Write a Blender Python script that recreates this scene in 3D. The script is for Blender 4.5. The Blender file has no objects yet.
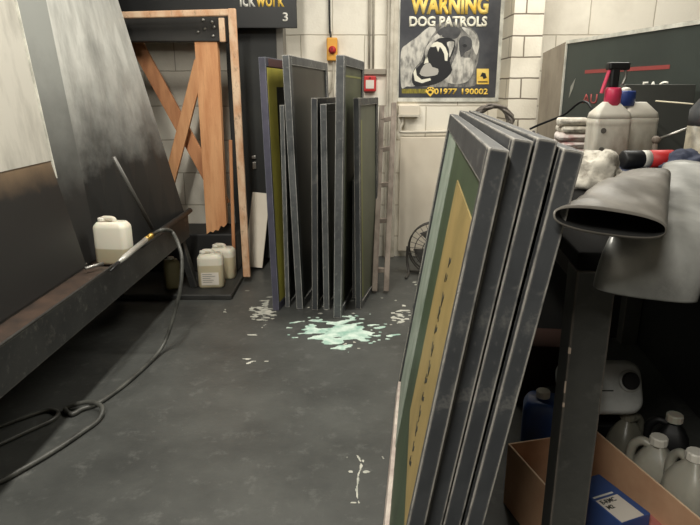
import bpy, bmesh, math, random
from mathutils import Vector, Matrix, Euler, noise
random.seed(7)
PI = math.pi
SC = bpy.context.scene
COL = SC.collection
CAMH, F, PITCH = 1.25, 600.0, math.radians(15.8)
ST, CT = math.sin(PITCH), math.cos(PITCH)

# ------------------------------------------------------------------ survey helpers (sight lines taken from the photograph -> metres)
def ray(px, py):
    v = 262.5 - py
    return Vector((px - 350.0, CT * F + ST * v, -ST * F + CT * v))
def atY(px, py, Y):
    r = ray(px, py); t = Y / r.y
    return Vector((r.x * t, Y, CAMH + r.z * t))
def atZ(px, py, z):
    r = ray(px, py); t = (z - CAMH) / r.z
    return Vector((r.x * t, r.y * t, z))

# ------------------------------------------------------------------ materials
MATS = {}
def srgb(r, g, b):
    def f(c):
        c /= 255.0
        return c / 12.92 if c <= .04045 else ((c + .055) / 1.055) ** 2.4
    return (f(r), f(g), f(b), 1)
def mat(name, col, rough=.6, metal=0, col2=None, scale=6, detail=6, lo=.4, hi=.65, bump=0, bscale=40,
        wear=None, wear_r=.006, wear_amt=1, dscale=None, trans=0, sss=0, emit=None, estr=0, stretch=(1, 1, 1), spec=.5, dust=None, dust_amt=.5, coat=0):
    if name in MATS: return MATS[name]
    m = bpy.data.materials.new(name); m.use_nodes = True
    nt = m.node_tree; N = nt.nodes; L = nt.links
    b = N['Principled BSDF']
    b.inputs['Roughness'].default_value = rough; b.inputs['Metallic'].default_value = metal
    b.inputs['Specular IOR Level'].default_value = spec
    b.inputs['Transmission Weight'].default_value = trans
    b.inputs['Coat Weight'].default_value = coat
    if sss:
        b.inputs['Subsurface Weight'].default_value = sss; b.inputs['Subsurface Scale'].default_value = .02
    tc = N.new('ShaderNodeTexCoord'); mp = N.new('ShaderNodeMapping'); mp.inputs['Scale'].default_value = stretch
    L.new(tc.outputs['Object'], mp.inputs['Vector'])
    def nz(sc, det=6, ro=.6):
        n = N.new('ShaderNodeTexNoise'); n.inputs['Scale'].default_value = sc; n.inputs['Detail'].default_value = det
        n.inputs['Roughness'].default_value = ro
        L.new(mp.outputs['Vector'], n.inputs['Vector']); return n.outputs['Fac']
    def ramp(fac, a, c):
        r = N.new('ShaderNodeMapRange'); r.inputs['From Min'].default_value = a; r.inputs['From Max'].default_value = c
        L.new(fac, r.inputs['Value']); return r.outputs['Result']
    def mix(fac, a, c):
        x = N.new('ShaderNodeMix'); x.data_type = 'RGBA'
        if isinstance(fac, (int, float)): x.inputs['Factor'].default_value = fac
        else: L.new(fac, x.inputs['Factor'])
        for s, i in ((a, 6), (c, 7)):
            if isinstance(s, tuple): x.inputs[i].default_value = s
            else: L.new(s, x.inputs[i])
        return x.outputs[2]
    def mul(a, k):
        x = N.new('ShaderNodeMath'); x.operation = 'MULTIPLY'; L.new(a, x.inputs[0])
        if isinstance(k, (int, float)): x.inputs[1].default_value = k
        else: L.new(k, x.inputs[1])
        return x.outputs[0]
    c = col
    if col2: c = mix(ramp(nz(scale, detail), lo, hi), col, col2)
    if dust: c = mix(mul(ramp(nz(dscale or scale * 3.1 + 5, 8, .75), .55, .75), dust_amt), c, dust)
    if wear:
        bv = N.new('ShaderNodeBevel'); bv.samples = 4; bv.inputs['Radius'].default_value = wear_r
        ge = N.new('ShaderNodeNewGeometry'); d = N.new('ShaderNodeVectorMath'); d.operation = 'DOT_PRODUCT'
        L.new(bv.outputs['Normal'], d.inputs[0]); L.new(ge.outputs['Normal'], d.inputs[1])
        e = ramp(d.outputs['Value'], .985, .86)
        c = mix(mul(mul(e, ramp(nz(14, 6), .28, .5)), wear_amt), c, wear)
    if isinstance(c, tuple): b.inputs['Base Color'].default_value = c
    else: L.new(c, b.inputs['Base Color'])
    if bump:
        bp = N.new('ShaderNodeBump'); bp.inputs['Strength'].default_value = bump; bp.inputs['Distance'].default_value = .01
        L.new(nz(bscale, 8), bp.inputs['Height']); L.new(bp.outputs['Normal'], b.inputs['Normal'])
    if emit:
        b.inputs['Emission Color'].default_value = emit; b.inputs['Emission Strength'].default_value = estr
    MATS[name] = m; return m

def brick_mat(name, c1, c2, mort, bw, bh, msize=.004, off=(0, 0, 0), plane='xz'):
    m = bpy.data.materials.new(name); m.use_nodes = True
    nt = m.node_tree; N = nt.nodes; L = nt.links; b = N['Principled BSDF']; b.inputs['Roughness'].default_value = .55
    g = N.new('ShaderNodeNewGeometry'); sp = N.new('ShaderNodeSeparateXYZ'); L.new(g.outputs['Position'], sp.inputs[0])
    cb = N.new('ShaderNodeCombineXYZ')
    if plane == 'xz': L.new(sp.outputs['X'], cb.inputs['X'])
    else:
        ad = N.new('ShaderNodeMath'); L.new(sp.outputs['X'], ad.inputs[0]); L.new(sp.outputs['Y'], ad.inputs[1]); L.new(ad.outputs[0], cb.inputs['X'])
    L.new(sp.outputs['Z'], cb.inputs['Y'])
    nw = N.new('ShaderNodeTexNoise'); nw.inputs['Scale'].default_value = 7; L.new(g.outputs['Position'], nw.inputs['Vector'])
    sv = N.new('ShaderNodeVectorMath'); sv.operation = 'SCALE'; sv.inputs['Scale'].default_value = .010; L.new(nw.outputs['Color'], sv.inputs[0])
    av = N.new('ShaderNodeVectorMath'); L.new(cb.outputs[0], av.inputs[0]); L.new(sv.outputs[0], av.inputs[1])
    mp = N.new('ShaderNodeMapping'); mp.inputs['Location'].default_value = off; L.new(av.outputs[0], mp.inputs['Vector'])
    br = N.new('ShaderNodeTexBrick'); L.new(mp.outputs[0], br.inputs['Vector'])
    br.inputs['Scale'].default_value = 1; br.inputs['Brick Width'].default_value = bw; br.inputs['Row Height'].default_value = bh
    br.inputs['Mortar Size'].default_value = msize; br.inputs['Mortar Smooth'].default_value = .4
    br.inputs['Color1'].default_value = c1; br.inputs['Color2'].default_value = c2; br.inputs['Mortar'].default_value = mort
    nd = N.new('ShaderNodeTexNoise'); nd.inputs['Scale'].default_value = 3.2; nd.inputs['Detail'].default_value = 8; L.new(g.outputs['Position'], nd.inputs['Vector'])
    mr = N.new('ShaderNodeMapRange'); mr.inputs['From Min'].default_value = .5; mr.inputs['From Max'].default_value = .75; mr.inputs['To Max'].default_value = .35
    L.new(nd.outputs['Fac'], mr.inputs['Value'])
    mx = N.new('ShaderNodeMix'); mx.data_type = 'RGBA'; L.new(mr.outputs[0], mx.inputs['Factor']); L.new(br.outputs['Color'], mx.inputs[6]); mx.inputs[7].default_value = srgb(150, 138, 118)
    L.new(mx.outputs[2], b.inputs['Base Color'])
    n2 = N.new('ShaderNodeTexNoise'); n2.inputs['Scale'].default_value = 60; L.new(g.outputs['Position'], n2.inputs['Vector'])
    ma = N.new('ShaderNodeMath'); ma.operation = 'MULTIPLY_ADD'; L.new(br.outputs['Fac'], ma.inputs[0]); ma.inputs[1].default_value = -1.0
    ms = N.new('ShaderNodeMath'); ms.operation = 'MULTIPLY'; L.new(n2.outputs['Fac'], ms.inputs[0]); ms.inputs[1].default_value = .5; L.new(ms.outputs[0], ma.inputs[2])
    bp = N.new('ShaderNodeBump'); bp.inputs['Strength'].default_value = .5; bp.inputs['Distance'].default_value = .006
    L.new(ma.outputs[0], bp.inputs['Height']); L.new(bp.outputs['Normal'], b.inputs['Normal'])
    return m

def level_mat(name, top, low, zlev, rough=.4, soft=.004, noise_amt=0, nscale=5, sss=0, top2=None):
    """two colours meeting at a level (contents, grime, some with painted light), optionally with a ragged edge"""
    m = bpy.data.materials.new(name); m.use_nodes = True
    nt = m.node_tree; N = nt.nodes; L = nt.links; b = N['Principled BSDF']; b.inputs['Roughness'].default_value = rough
    if sss: b.inputs['Subsurface Weight'].default_value = sss; b.inputs['Subsurface Scale'].default_value = .02
    tc = N.new('ShaderNodeTexCoord'); sp = N.new('ShaderNodeSeparateXYZ'); L.new(tc.outputs['Object'], sp.inputs[0])
    n = N.new('ShaderNodeTexNoise'); n.inputs['Scale'].default_value = nscale; n.inputs['Detail'].default_value = 8; n.inputs['Roughness'].default_value = .65
    L.new(tc.outputs['Object'], n.inputs['Vector'])
    ma = N.new('ShaderNodeMath'); ma.operation = 'MULTIPLY_ADD'; L.new(n.outputs['Fac'], ma.inputs[0]); ma.inputs[1].default_value = noise_amt; L.new(sp.outputs['Z'], ma.inputs[2])
    r = N.new('ShaderNodeMapRange'); r.inputs['From Min'].default_value = zlev + noise_amt * .5 - soft; r.inputs['From Max'].default_value = zlev + noise_amt * .5 + soft
    L.new(ma.outputs[0], r.inputs['Value'])
    mx = N.new('ShaderNodeMix'); mx.data_type = 'RGBA'; L.new(r.outputs[0], mx.inputs['Factor']); mx.inputs[6].default_value = low; mx.inputs[7].default_value = top
    if top2:
        n3 = N.new('ShaderNodeTexNoise'); n3.inputs['Scale'].default_value = 3; n3.inputs['Detail'].default_value = 9; n3.inputs['Roughness'].default_value = .7
        mp = N.new('ShaderNodeMapping'); mp.inputs['Scale'].default_value = (3, 3, .7); L.new(tc.outputs['Object'], mp.inputs[0]); L.new(mp.outputs[0], n3.inputs['Vector'])
        r3 = N.new('ShaderNodeMapRange'); r3.inputs['From Min'].default_value = .42; r3.inputs['From Max'].default_value = .7; L.new(n3.outputs['Fac'], r3.inputs['Value'])
        m3 = N.new('ShaderNodeMix'); m3.data_type = 'RGBA'; L.new(r3.outputs[0], m3.inputs['Factor']); m3.inputs[6].default_value = top; m3.inputs[7].default_value = top2
        L.new(m3.outputs[2], mx.inputs[7])
    L.new(mx.outputs[2], b.inputs['Base Color'])
    return m

# ------------------------------------------------------------------ mesh helpers
def obj(name, bm, m, parent=None, smooth=False, bevel=0, seg=2, label=None):
    bmesh.ops.recalc_face_normals(bm, faces=bm.faces)
    me = bpy.data.meshes.new(name); bm.to_mesh(me); bm.free()
    for x in (m if isinstance(m, (list, tuple)) else [m]): me.materials.append(x)
    o = bpy.data.objects.new(name, me); COL.objects.link(o)
    if parent: o.parent = parent
    if smooth:
        for p in me.polygons: p.use_smooth = True
    if bevel:
        md = o.modifiers.new('bevel', 'BEVEL'); md.width = bevel; md.segments = seg; md.limit_method = 'ANGLE'; md.angle_limit = .6
    if label: o['label'] = label
    return o
def thing(name, label, cat, loc=(0, 0, 0), rot=(0, 0, 0), group=None):
    o = bpy.data.objects.new(name, None); COL.objects.link(o); o.empty_display_size = .05
    o.location = loc; o.rotation_euler = rot
    return tag(o, label, cat, group)
def tag(o, label, cat, group=None):
    o['label'] = label; o['category'] = cat
    if group: o['group'] = group
    return o
def struct(o):
    o['kind'] = 'structure'; return o
def B(): return bmesh.new()
def box(bm, c, s, rot=None, taper=None):
    M = Matrix.Translation(c)
    if rot is not None: M = M @ (rot if isinstance(rot, Matrix) else Euler(rot).to_matrix()).to_4x4()
    r = bmesh.ops.create_cube(bm, size=1, matrix=M @ Matrix.Diagonal((s[0], s[1], s[2], 1)))
    return r['verts']
def bb(bm, x0, x1, y0, y1, z0, z1):
    return box(bm, ((x0 + x1) / 2, (y0 + y1) / 2, (z0 + z1) / 2), (x1 - x0, y1 - y0, z1 - z0))
def bar(bm, a, b, w, t, up=(0, 0, 1)):
    """rectangular bar from a to b, w across, t the other way"""
    a = Vector(a); b = Vector(b); d = (b - a); ln = d.length; d.normalize()
    s = d.cross(Vector(up)); s.normalize(); u = s.cross(d)
    M = Matrix((s, u, d)).transposed()
    return box(bm, (a + b) / 2, (w, t, ln), M)
def loft(bm, rings, cap0=True, cap1=True, closed=True):
    vs = [[bm.verts.new(p) for p in r] for r in rings]
    n = len(rings[0])
    for i in range(len(vs) - 1):
        for j in range(n if closed else n - 1):
            k = (j + 1) % n
            bm.faces.new((vs[i][j], vs[i][k], vs[i + 1][k], vs[i + 1][j]))
    if cap0: bm.faces.new(vs[0][::-1])
    if cap1: bm.faces.new(vs[-1])
    return vs
def rrect(w, d, r, n=5):
    out = []
    for cx, cy, a0 in ((w / 2 - r, d / 2 - r, 0), (-w / 2 + r, d / 2 - r, PI / 2), (-w / 2 + r, -d / 2 + r, PI), (w / 2 - r, -d / 2 + r, 1.5 * PI)):
        for i in range(n):
            a = a0 + PI / 2 * i / (n - 1); out.append((cx + r * math.cos(a), cy + r * math.sin(a)))
    return out
def tube(bm, pts, r, n=10, cap=True):
    pts = [Vector(p) for p in pts]; rings = []
    prev = None
    for i, p in enumerate(pts):
        d = (pts[min(i + 1, len(pts) - 1)] - pts[max(i - 1, 0)]).normalized()
        if prev is None:
            s = d.cross(Vector((0, 0, 1)));
            if s.length < .01: s = d.cross(Vector((1, 0, 0)))
        else: s = prev - d * prev.dot(d)
        s.normalize(); prev = s; u = d.cross(s)
        rr = r[i] if isinstance(r, (list, tuple)) else r
        rings.append([p + (s * math.cos(2 * PI * k / n) + u * math.sin(2 * PI * k / n)) * rr for k in range(n)])
    loft(bm, rings, cap, cap)
def smooth_path(pts, n=8):
    P = [Vector(p) for p in pts]; out = []
    for i in range(len(P) - 1):
        p0, p1, p2, p3 = P[max(i - 1, 0)], P[i], P[i + 1], P[min(i + 2, len(P) - 1)]
        for k in range(n):
            t = k / n
            out.append(.5 * ((2 * p1) + (p2 - p0) * t + (2 * p0 - 5 * p1 + 4 * p2 - p3) * t * t + (3 * p1 - p0 - 3 * p2 + p3) * t ** 3))
    out.append(P[-1]); return out
def lathe(bm, prof, n=24, M=Matrix.Identity(4), cap=True):
    rings = [[M @ Vector((r * math.cos(2 * PI * k / n), r * math.sin(2 * PI * k / n), z)) for k in range(n)] for r, z in prof]
    loft(bm, rings, cap, cap)
def panel(bm, q, t):
    """slab from 4 corners, thickness t away from the (b-a)x(d-a) normal, subdivided bilinear"""
    a, b, c, d = [Vector(p) for p in q]
    nrm = (b - a).cross(d - a).normalized() * t
    K = 6; F0, F1 = [], []
    for i in range(K + 1):
        for j in range(K + 1):
            u, v = i / K, j / K
            p = (a * (1 - u) + b * u) * (1 - v) + (d * (1 - u) + c * u) * v
            F0.append(bm.verts.new(p)); F1.append(bm.verts.new(p - nrm))
    W = K + 1
    for i in range(K):
        for j in range(K):
            for G in (F0, F1):
                bm.faces.new((G[i * W + j], G[(i + 1) * W + j], G[(i + 1) * W + j + 1], G[i * W + j + 1]))
    edge = [i * W for i in range(W)] + [K * W + j for j in range(1, W)] + [i * W + K for i in range(K - 1, -1, -1)] + [j for j in range(K - 1, 0, -1)]
    for k in range(len(edge)):
        e, f = edge[k], edge[(k + 1) % len(edge)]
        bm.faces.new((F0[e], F0[f], F1[f], F1[e]))
def poly(bm, pts, n, t=.0006):
    """thin prism from a flat outline, raised along n"""
    n = Vector(n) * t
    r0 = [Vector(p) for p in pts]; r1 = [p + n for p in r0]
    loft(bm, [r0, r1])
def text_bm(body, org, right, up, w, h, depth=.001, bold=.0):
    cu = bpy.data.curves.new('t', 'FONT'); cu.body = body; cu.offset = bold; cu.resolution_u = 3
    o = bpy.data.objects.new('t', cu); COL.objects.link(o)
    dg = bpy.context.evaluated_depsgraph_get(); me = bpy.data.meshes.new_from_object(o.evaluated_get(dg))
    bpy.data.objects.remove(o); bpy.data.curves.remove(cu)
    xs = [v.co.x for v in me.vertices]; ys = [v.co.y for v in me.vertices]
    x0, x1, y0, y1 = min(xs), max(xs), min(ys), max(ys)
    right = Vector(right); up = Vector(up); n = right.cross(up); org = Vector(org)
    bm = bmesh.new(); bm.from_mesh(me); bpy.data.meshes.remove(me)
    for v in bm.verts:
        v.co = org + right * ((v.co.x - x0) / (x1 - x0) * w) + up * ((v.co.y - y0) / (y1 - y0) * h) + n * depth
    r = bmesh.ops.extrude_face_region(bm, geom=list(bm.faces))
    for e in r['geom']:
        if isinstance(e, bmesh.types.BMVert): e.co -= n * depth * .7
    return bm
def cyl(bm, a, b, r, n=16): tube(bm, [a, b], r, n)

# ------------------------------------------------------------------ palette
white_block = brick_mat('painted_block', srgb(240, 234, 219), srgb(235, 228, 212), srgb(186, 176, 158), .46, .2475, .0045, (.12, .078, 0))
pier_block = brick_mat('painted_pier_brick', srgb(232, 225, 209), srgb(222, 214, 197), srgb(120, 110, 96), .62, .1365, .006, (.1, .015, 0), 'xy')
floor_m = mat('grimy_concrete', srgb(80, 81, 78), .45, col2=srgb(57, 58, 56), scale=2.0, lo=.36, hi=.66, detail=9, bump=.15, bscale=26, dust=srgb(134, 134, 130), dust_amt=.38, spec=.5)
dark_paint = mat('black_paint', srgb(26, 26, 26), .6, col2=srgb(36, 35, 33), scale=5, bump=.05)
dark_wall_m = mat('dark_brown_wall', srgb(30, 28, 26), .8, col2=srgb(44, 40, 36), scale=3)  # dark brown paint over the whole wall
ceil_m = mat('ceiling_paint', srgb(196, 190, 178), .8, col2=srgb(180, 174, 162), scale=3)
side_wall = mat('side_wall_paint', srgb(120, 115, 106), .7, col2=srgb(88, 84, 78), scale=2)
alu = mat('inky_aluminium', srgb(90, 92, 93), .5, .15, col2=srgb(66, 68, 70), scale=9, dust=srgb(190, 190, 184), dust_amt=.5, wear=srgb(222, 220, 212), wear_r=.008, wear_amt=1)
alu_dark = mat('black_inked_aluminium', srgb(64, 66, 68), .5, .1, col2=srgb(48, 50, 53), scale=7, dust=srgb(164, 162, 154), dust_amt=.5, dscale=11, wear=srgb(222, 216, 204), wear_r=.007, wear_amt=1)
worn_rail = mat('worn_pale_rail', srgb(206, 194, 182), .6, .0, col2=srgb(170, 154, 146), scale=12)
mesh_olive = mat('olive_screen_mesh', srgb(84, 88, 66), .5, col2=srgb(64, 68, 52), scale=3)
mesh_dark = mat('dark_screen_mesh', srgb(48, 49, 42), .45, col2=srgb(36, 37, 33), scale=3)
mesh_green = mat('green_screen_mesh', srgb(62, 78, 54), .5, col2=srgb(52, 66, 46), scale=4)
mesh_grey = mat('greygreen_screen_mesh', srgb(98, 101, 84), .5, col2=srgb(84, 87, 72), scale=3)
pale_glue = mat('pale_glue', srgb(156, 165, 153), .55, col2=srgb(122, 136, 120), scale=8)
tan_m = mat('tan_emulsion', srgb(160, 138, 86), .5, col2=srgb(140, 122, 74), scale=5)
yellow_m = mat('yellow_emulsion', srgb(206, 196, 92), .5, col2=srgb(186, 176, 82), scale=6)
maroon = mat('maroon_stain', srgb(92, 56, 56), .55, col2=srgb(78, 60, 58), scale=8)
ink_dark = mat('dark_ink', srgb(40, 42, 34), .5)
wood = mat('rough_pine', srgb(222, 166, 118), .65, col2=srgb(200, 138, 92), scale=3, stretch=(6, 6, .8), bump=.15, bscale=30, dust=srgb(150, 92, 58), dust_amt=.35)
wood_dark = mat('weathered_pine', srgb(200, 142, 98), .7, col2=srgb(164, 108, 72), scale=3, stretch=(5, 5, 1), bump=.15)
lath_m = mat('flaking_lath', srgb(226, 196, 164), .65, col2=srgb(200, 146, 106), scale=5, stretch=(2, 2, 1), dust=srgb(70, 48, 36), dust_amt=.8, bump=.2)
grey_wood = mat('grey_weathered_wood', srgb(146, 134, 122), .7, col2=srgb(104, 92, 82), scale=5, stretch=(3, 3, 1), bump=.2)
ply = mat('grey_plywood', srgb(150, 140, 124), .7, col2=srgb(128, 118, 104), scale=6, stretch=(2, 2, .5))
can_clear = mat('translucent_plastic', srgb(214, 208, 192), .38, sss=.15, col2=srgb(196, 190, 174), scale=5)
jug_grey = mat('grey_translucent_plastic', srgb(166, 163, 150), .35, col2=srgb(134, 132, 121), scale=6, sss=.05)
bench_can_m = mat('smoky_plastic', srgb(196, 191, 178), .4, col2=srgb(142, 133, 120), scale=4, stretch=(2, 2, 1), sss=.05)
can_shoulder = mat('pale_plastic', srgb(222, 217, 204), .4, col2=srgb(178, 172, 158), scale=5)
white_pl = mat('white_plastic', srgb(224, 220, 208), .45)
black_pl = mat('black_plastic', srgb(22, 22, 23), .5)
blue_pl = mat('blue_plastic', srgb(40, 62, 128), .4)
navy_pl = mat('blue_drum_plastic', srgb(50, 80, 140), .4)
pink_pl = mat('pink_plastic', srgb(206, 58, 92), .4)
red_m = mat('red_paint', srgb(190, 44, 44), .5)
red_stripe = mat('red_sign_vinyl', srgb(150, 66, 64), .5)
sign_black = mat('dark_sign_board', srgb(58, 66, 62), .5, col2=srgb(50, 57, 54), scale=2)
white_edge = mat('white_edge_trim', srgb(222, 220, 208), .5, col2=srgb(176, 174, 164), scale=10)
black_sign = mat('black_sign', srgb(26, 27, 27), .45)
yellow_txt = mat('yellow_print', srgb(246, 206, 90), .5)
amber_txt = mat('amber_print', srgb(236, 190, 66), .55, col2=srgb(246, 220, 130), scale=9)
cream_txt = mat('cream_print', srgb(232, 228, 210), .5)
white_txt = mat('white_print', srgb(230, 228, 218), .5)
steel = mat('worn_steel', srgb(176, 174, 168), .35, .8, col2=srgb(140, 138, 132), scale=12)
brass = mat('brass', srgb(196, 160, 84), .35, .8)
hose_m = mat('grey_hose_rubber', srgb(84, 84, 79), .42, col2=srgb(52, 52, 49), scale=14)
tray_black = mat('black_booth_paint', srgb(46, 46, 45), .5, col2=srgb(32, 32, 32), scale=6, dust=srgb(140, 138, 130), dust_amt=.45, wear=srgb(120, 116, 106), wear_r=.006, wear_amt=.6, bump=.05)
tray_brown = mat('rusty_tray_floor', srgb(74, 58, 48), .5, col2=srgb(50, 42, 37), scale=8)
duct_m = mat('scuffed_grey_sheet', srgb(136, 131, 123), .42, .1, col2=srgb(98, 94, 87), scale=5, dust=srgb(176, 170, 158), dust_amt=.45, wear=srgb(150, 146, 138), wear_r=.004, wear_amt=.5, bump=.15, bscale=16)
duct_in = mat('black_inside', srgb(24, 24, 23), .8)  # near-black lining, darker than the outer skin
sleeve_m = mat('shiny_grey_sheet', srgb(176, 176, 171), .34, .25, col2=srgb(128, 128, 124), scale=4, dust=srgb(196, 194, 188), dust_amt=.35, wear=srgb(206, 202, 194), wear_r=.004, wear_amt=.9, bump=.12, bscale=12)
post_m = mat('chipped_black_post', srgb(72, 72, 68), .55, col2=srgb(56, 56, 53), scale=5, dust=srgb(150, 148, 140), dust_amt=.2, wear=srgb(176, 160, 146), wear_r=.006, wear_amt=.8)
bench_m = mat('dark_bench_top', srgb(22, 21, 20), .9, spec=.1, col2=srgb(17, 17, 16), scale=5)
card = mat('cardboard', srgb(214, 172, 136), .75, col2=srgb(198, 154, 120), scale=5)
dark_card = mat('dark_cardboard', srgb(66, 42, 34), .8)
card_edge = mat('cardboard_edge', srgb(230, 200, 166), .75)
label_w = mat('paper_label', srgb(222, 214, 202), .6)
blue_box = mat('blue_carton', srgb(58, 84, 140), .45)
rag_m = mat('dirty_white_cloth', srgb(214, 208, 194), .85, col2=srgb(140, 132, 120), scale=26, lo=.45, hi=.7, bump=.3, bscale=50)
pinkrag = mat('pink_stained_cloth', srgb(222, 212, 206), .85, col2=srgb(176, 124, 122), scale=16, lo=.52, hi=.68, bump=.3)
navy_cloth = mat('navy_cloth', srgb(58, 64, 84), .85, col2=srgb(40, 44, 60), scale=9, bump=.3)
conduit = mat('painted_conduit', srgb(206, 199, 184), .5, col2=srgb(178, 170, 154), scale=9)
board_white = mat('white_board', srgb(226, 216, 198), .5, col2=srgb(214, 203, 184), scale=2)
grey_cable = mat('grey_cable', srgb(116, 108, 100), .6, col2=srgb(92, 86, 80), scale=20)
kerb_m = mat('black_kerb', srgb(36, 36, 35), .55, col2=srgb(48, 48, 46), scale=5, wear=srgb(120, 118, 112), wear_amt=.5)
spill_m = mat('pale_green_dried_ink', srgb(206, 222, 210), .7, col2=srgb(140, 178, 162), scale=14)
chip_m = mat('pale_chips', srgb(196, 194, 182), .8, col2=srgb(158, 160, 150), scale=20)
fan_m = mat('black_fan_wire', srgb(66, 63, 58), .5)

# ------------------------------------------------------------------ the room
WY = 4.6
def wallbox(name, dims, m):
    b = B(); bb(b, *dims); return struct(obj(name, b, m))
wallbox('floor', (-1.9, 3.2, -2.2, 4.7, -.1, 0), floor_m)
wallbox('ceiling', (-1.9, 3.2, -2.2, 4.7, 2.95, 3.05), ceil_m)
wallbox('wall_back', (-1.9, 3.2, WY, WY + .1, 0, 2.95), white_block)
wallbox('wall_left', (-2.0, -1.9, -2.2, 4.7, 0, 2.95), dark_wall_m)
wallbox('wall_right', (3.2, 3.3, -2.2, 4.7, 0, 2.95), side_wall)
wallbox('wall_front', (-2.0, 3.3, -2.3, -2.2, 0, 2.95), side_wall)
pl = atY(511, 60, 4.3).x; pr = atY(543, 30, 4.3).x
wallbox('pier', (pl, pr, 4.3, WY, 0, 2.95), pier_block)
k0 = atZ(205, 300, 0.0).y
b = B(); bb(b, -1.9, atZ(233, 298, 0).x, k0, WY, 0, .035); struct(obj('kerb', b, kerb_m, bevel=.008))
# painted trim up the wall beside the poster
b = B(); x0 = atY(386, 100, 4.57).x; x1 = atY(397, 100, 4.57).x
bb(b, x0, x1, 4.56, WY, 0, 2.95); bb(b, x0 + .02, x1 - .035, 4.545, 4.56, 0, 2.95)
struct(obj('trim_1', b, conduit, bevel=.006))

# ------------------------------------------------------------------ back wall fittings
PY = WY - .012
def wp(px, py, Y=PY): return atY(px, py, Y)
def wall_prism(bm, pxs, Y0, t): poly(bm, [atY(x, y, Y0) for x, y in pxs], (0, -1, 0), t)
# poster
pos = thing('warning_poster', 'black dog patrol warning poster with snarling dog and yellow lettering on back wall', 'poster', (0, 0, 0))
pa = wp(398.5, 97.5); pb = wp(495, 97.5)
X0, X1, Z0, Z1 = pa.x, pb.x, pa.z, 2.12
b = B(); bb(b, X0 - .035, X1 + .03, PY, WY - .001, Z0 - .03, Z1 + .03); obj('backing_board', b, white_edge, pos)
dk = mat('poster_black', srgb(62, 63, 68), .4, col2=srgb(86, 87, 90), scale=4)
b = B(); bb(b, X0, X1, PY - .002, PY, Z0, Z1); obj('printed_sheet', b, dk, pos)
def dogpx(p): return (390 + p[0] / 4.775, p[1] / 4.775)
def patch(name, lst, m, lay):
    for k, pts in enumerate(lst):
        b = B(); wall_prism(b, [dogpx(p) for p in pts], PY - .002 - lay * .0006, .0006); obj(name, b, m[k] if isinstance(m, list) else m, pos)
fur = mat('printed_fur', srgb(150, 147, 140), .5, col2=srgb(84, 83, 82), scale=15, stretch=(2.2, 1, 1), lo=.38, hi=.6)
fur_l = mat('printed_light_fur', srgb(206, 202, 192), .5, col2=srgb(128, 126, 121), scale=13, stretch=(2.2, 1, 1), lo=.42, hi=.66)
mouth = mat('printed_dark', srgb(44, 44, 46), .4)
tongue = mat('printed_grey', srgb(178, 174, 166), .5)
def closed(pts, n=5):
    K = len(pts); out = []
    for i in range(K):
        p0, p1, p2, p3 = [Vector(pts[(i + d) % K]) for d in (-1, 0, 1, 2)]
        for k in range(n):
            t = k / n; out.append(.5 * ((2 * p1) + (p2 - p0) * t + (2 * p0 - 5 * p1 + 4 * p2 - p3) * t * t + (3 * p1 - p0 - 3 * p2 + p3) * t ** 3))
    return out
def dogp(name, lst, m, lay, sm=5):
    for pts in lst:
        b = B(); wall_prism(b, [(395 + p[0] / 5.048, p[1] / 5.048) for p in (closed(pts, sm) if sm else pts)], PY - .002 - lay * .0005, .0005); obj(name, b, m, pos)
dogp('printed_dog_head', [[(120, 200), (170, 140), (230, 118), (300, 112), (365, 128), (412, 170), (428, 230), (418, 310), (404, 360), (402, 432), (250, 438), (110, 436), (90, 380), (110, 290)]], fur, 0)
dogp('printed_dog_neck', [[(30, 265), (62, 222), (112, 186), (152, 150), (186, 132), (206, 152), (178, 192), (150, 250), (130, 308), (96, 350), (84, 400), (100, 434), (60, 436), (31, 434)]], fur_l, 1)
dogp('printed_dog_cheek', [[(318, 205), (314, 262), (288, 322), (272, 372), (246, 404), (300, 424), (366, 410), (396, 352), (384, 296), (346, 290), (330, 262)], [(336, 138), (392, 156), (424, 214), (412, 276), (392, 240), (382, 190)], [(186, 196), (232, 160), (258, 190), (312, 192), (298, 250), (284, 268), (262, 226), (222, 204)]], fur_l, 1)
dogp('printed_dog_nose', [[(214, 168), (236, 142), (286, 126), (330, 150), (322, 182), (300, 196), (250, 190)]], mat('printed_mid', srgb(78, 78, 79), .5, col2=srgb(56, 56, 58), scale=18), 2)
dogp('printed_dog_eye', [[(322, 210), (338, 184), (366, 184), (388, 206), (384, 246), (356, 262), (332, 290)]], MATS['printed_mid'], 2, 2)
dogp('printed_dog_mouth', [[(86, 400), (98, 356), (140, 312), (152, 262), (176, 220), (214, 196), (256, 190), (304, 206), (296, 262), (276, 310), (290, 352), (262, 392), (206, 424), (130, 438), (94, 428)]], mouth, 2, 2)
dogp('printed_dog_muzzle', [[(152, 250), (186, 204), (240, 176), (196, 214), (168, 256), (158, 300)], [(262, 214), (300, 212), (286, 262), (274, 290), (272, 250)]], fur_l, 3, 3)
dogp('printed_dog_eyeball', [[(340, 230), (352, 222), (364, 230), (354, 240)]], mouth, 3)
dogp('printed_dog_tongue', [[(124, 372), (146, 328), (176, 318), (188, 338), (218, 348), (214, 376), (180, 384), (150, 386)]], tongue, 3, 2)
dogp('printed_dog_tooth', [[(176, 236), (192, 216), (214, 210), (236, 218), (256, 240), (268, 272), (264, 308), (252, 306), (248, 272), (236, 248), (226, 236), (218, 262), (208, 234), (192, 238)],
                           [(92, 366), (104, 344), (110, 380), (134, 402), (178, 394), (182, 405), (136, 420), (100, 408)], [(146, 322), (160, 276), (170, 316)]], cream_txt, 3, 1)
b = B(); wall_prism(b, [dogpx(p) for p in ((56, 424), (196, 424), (196, 446), (56, 446))], PY - .0026, .0006); obj('yellow_band', b, mat('poster_yellow', srgb(150, 138, 52), .5, col2=srgb(92, 88, 50), scale=30, stretch=(4, 1, 1)), pos)
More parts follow.
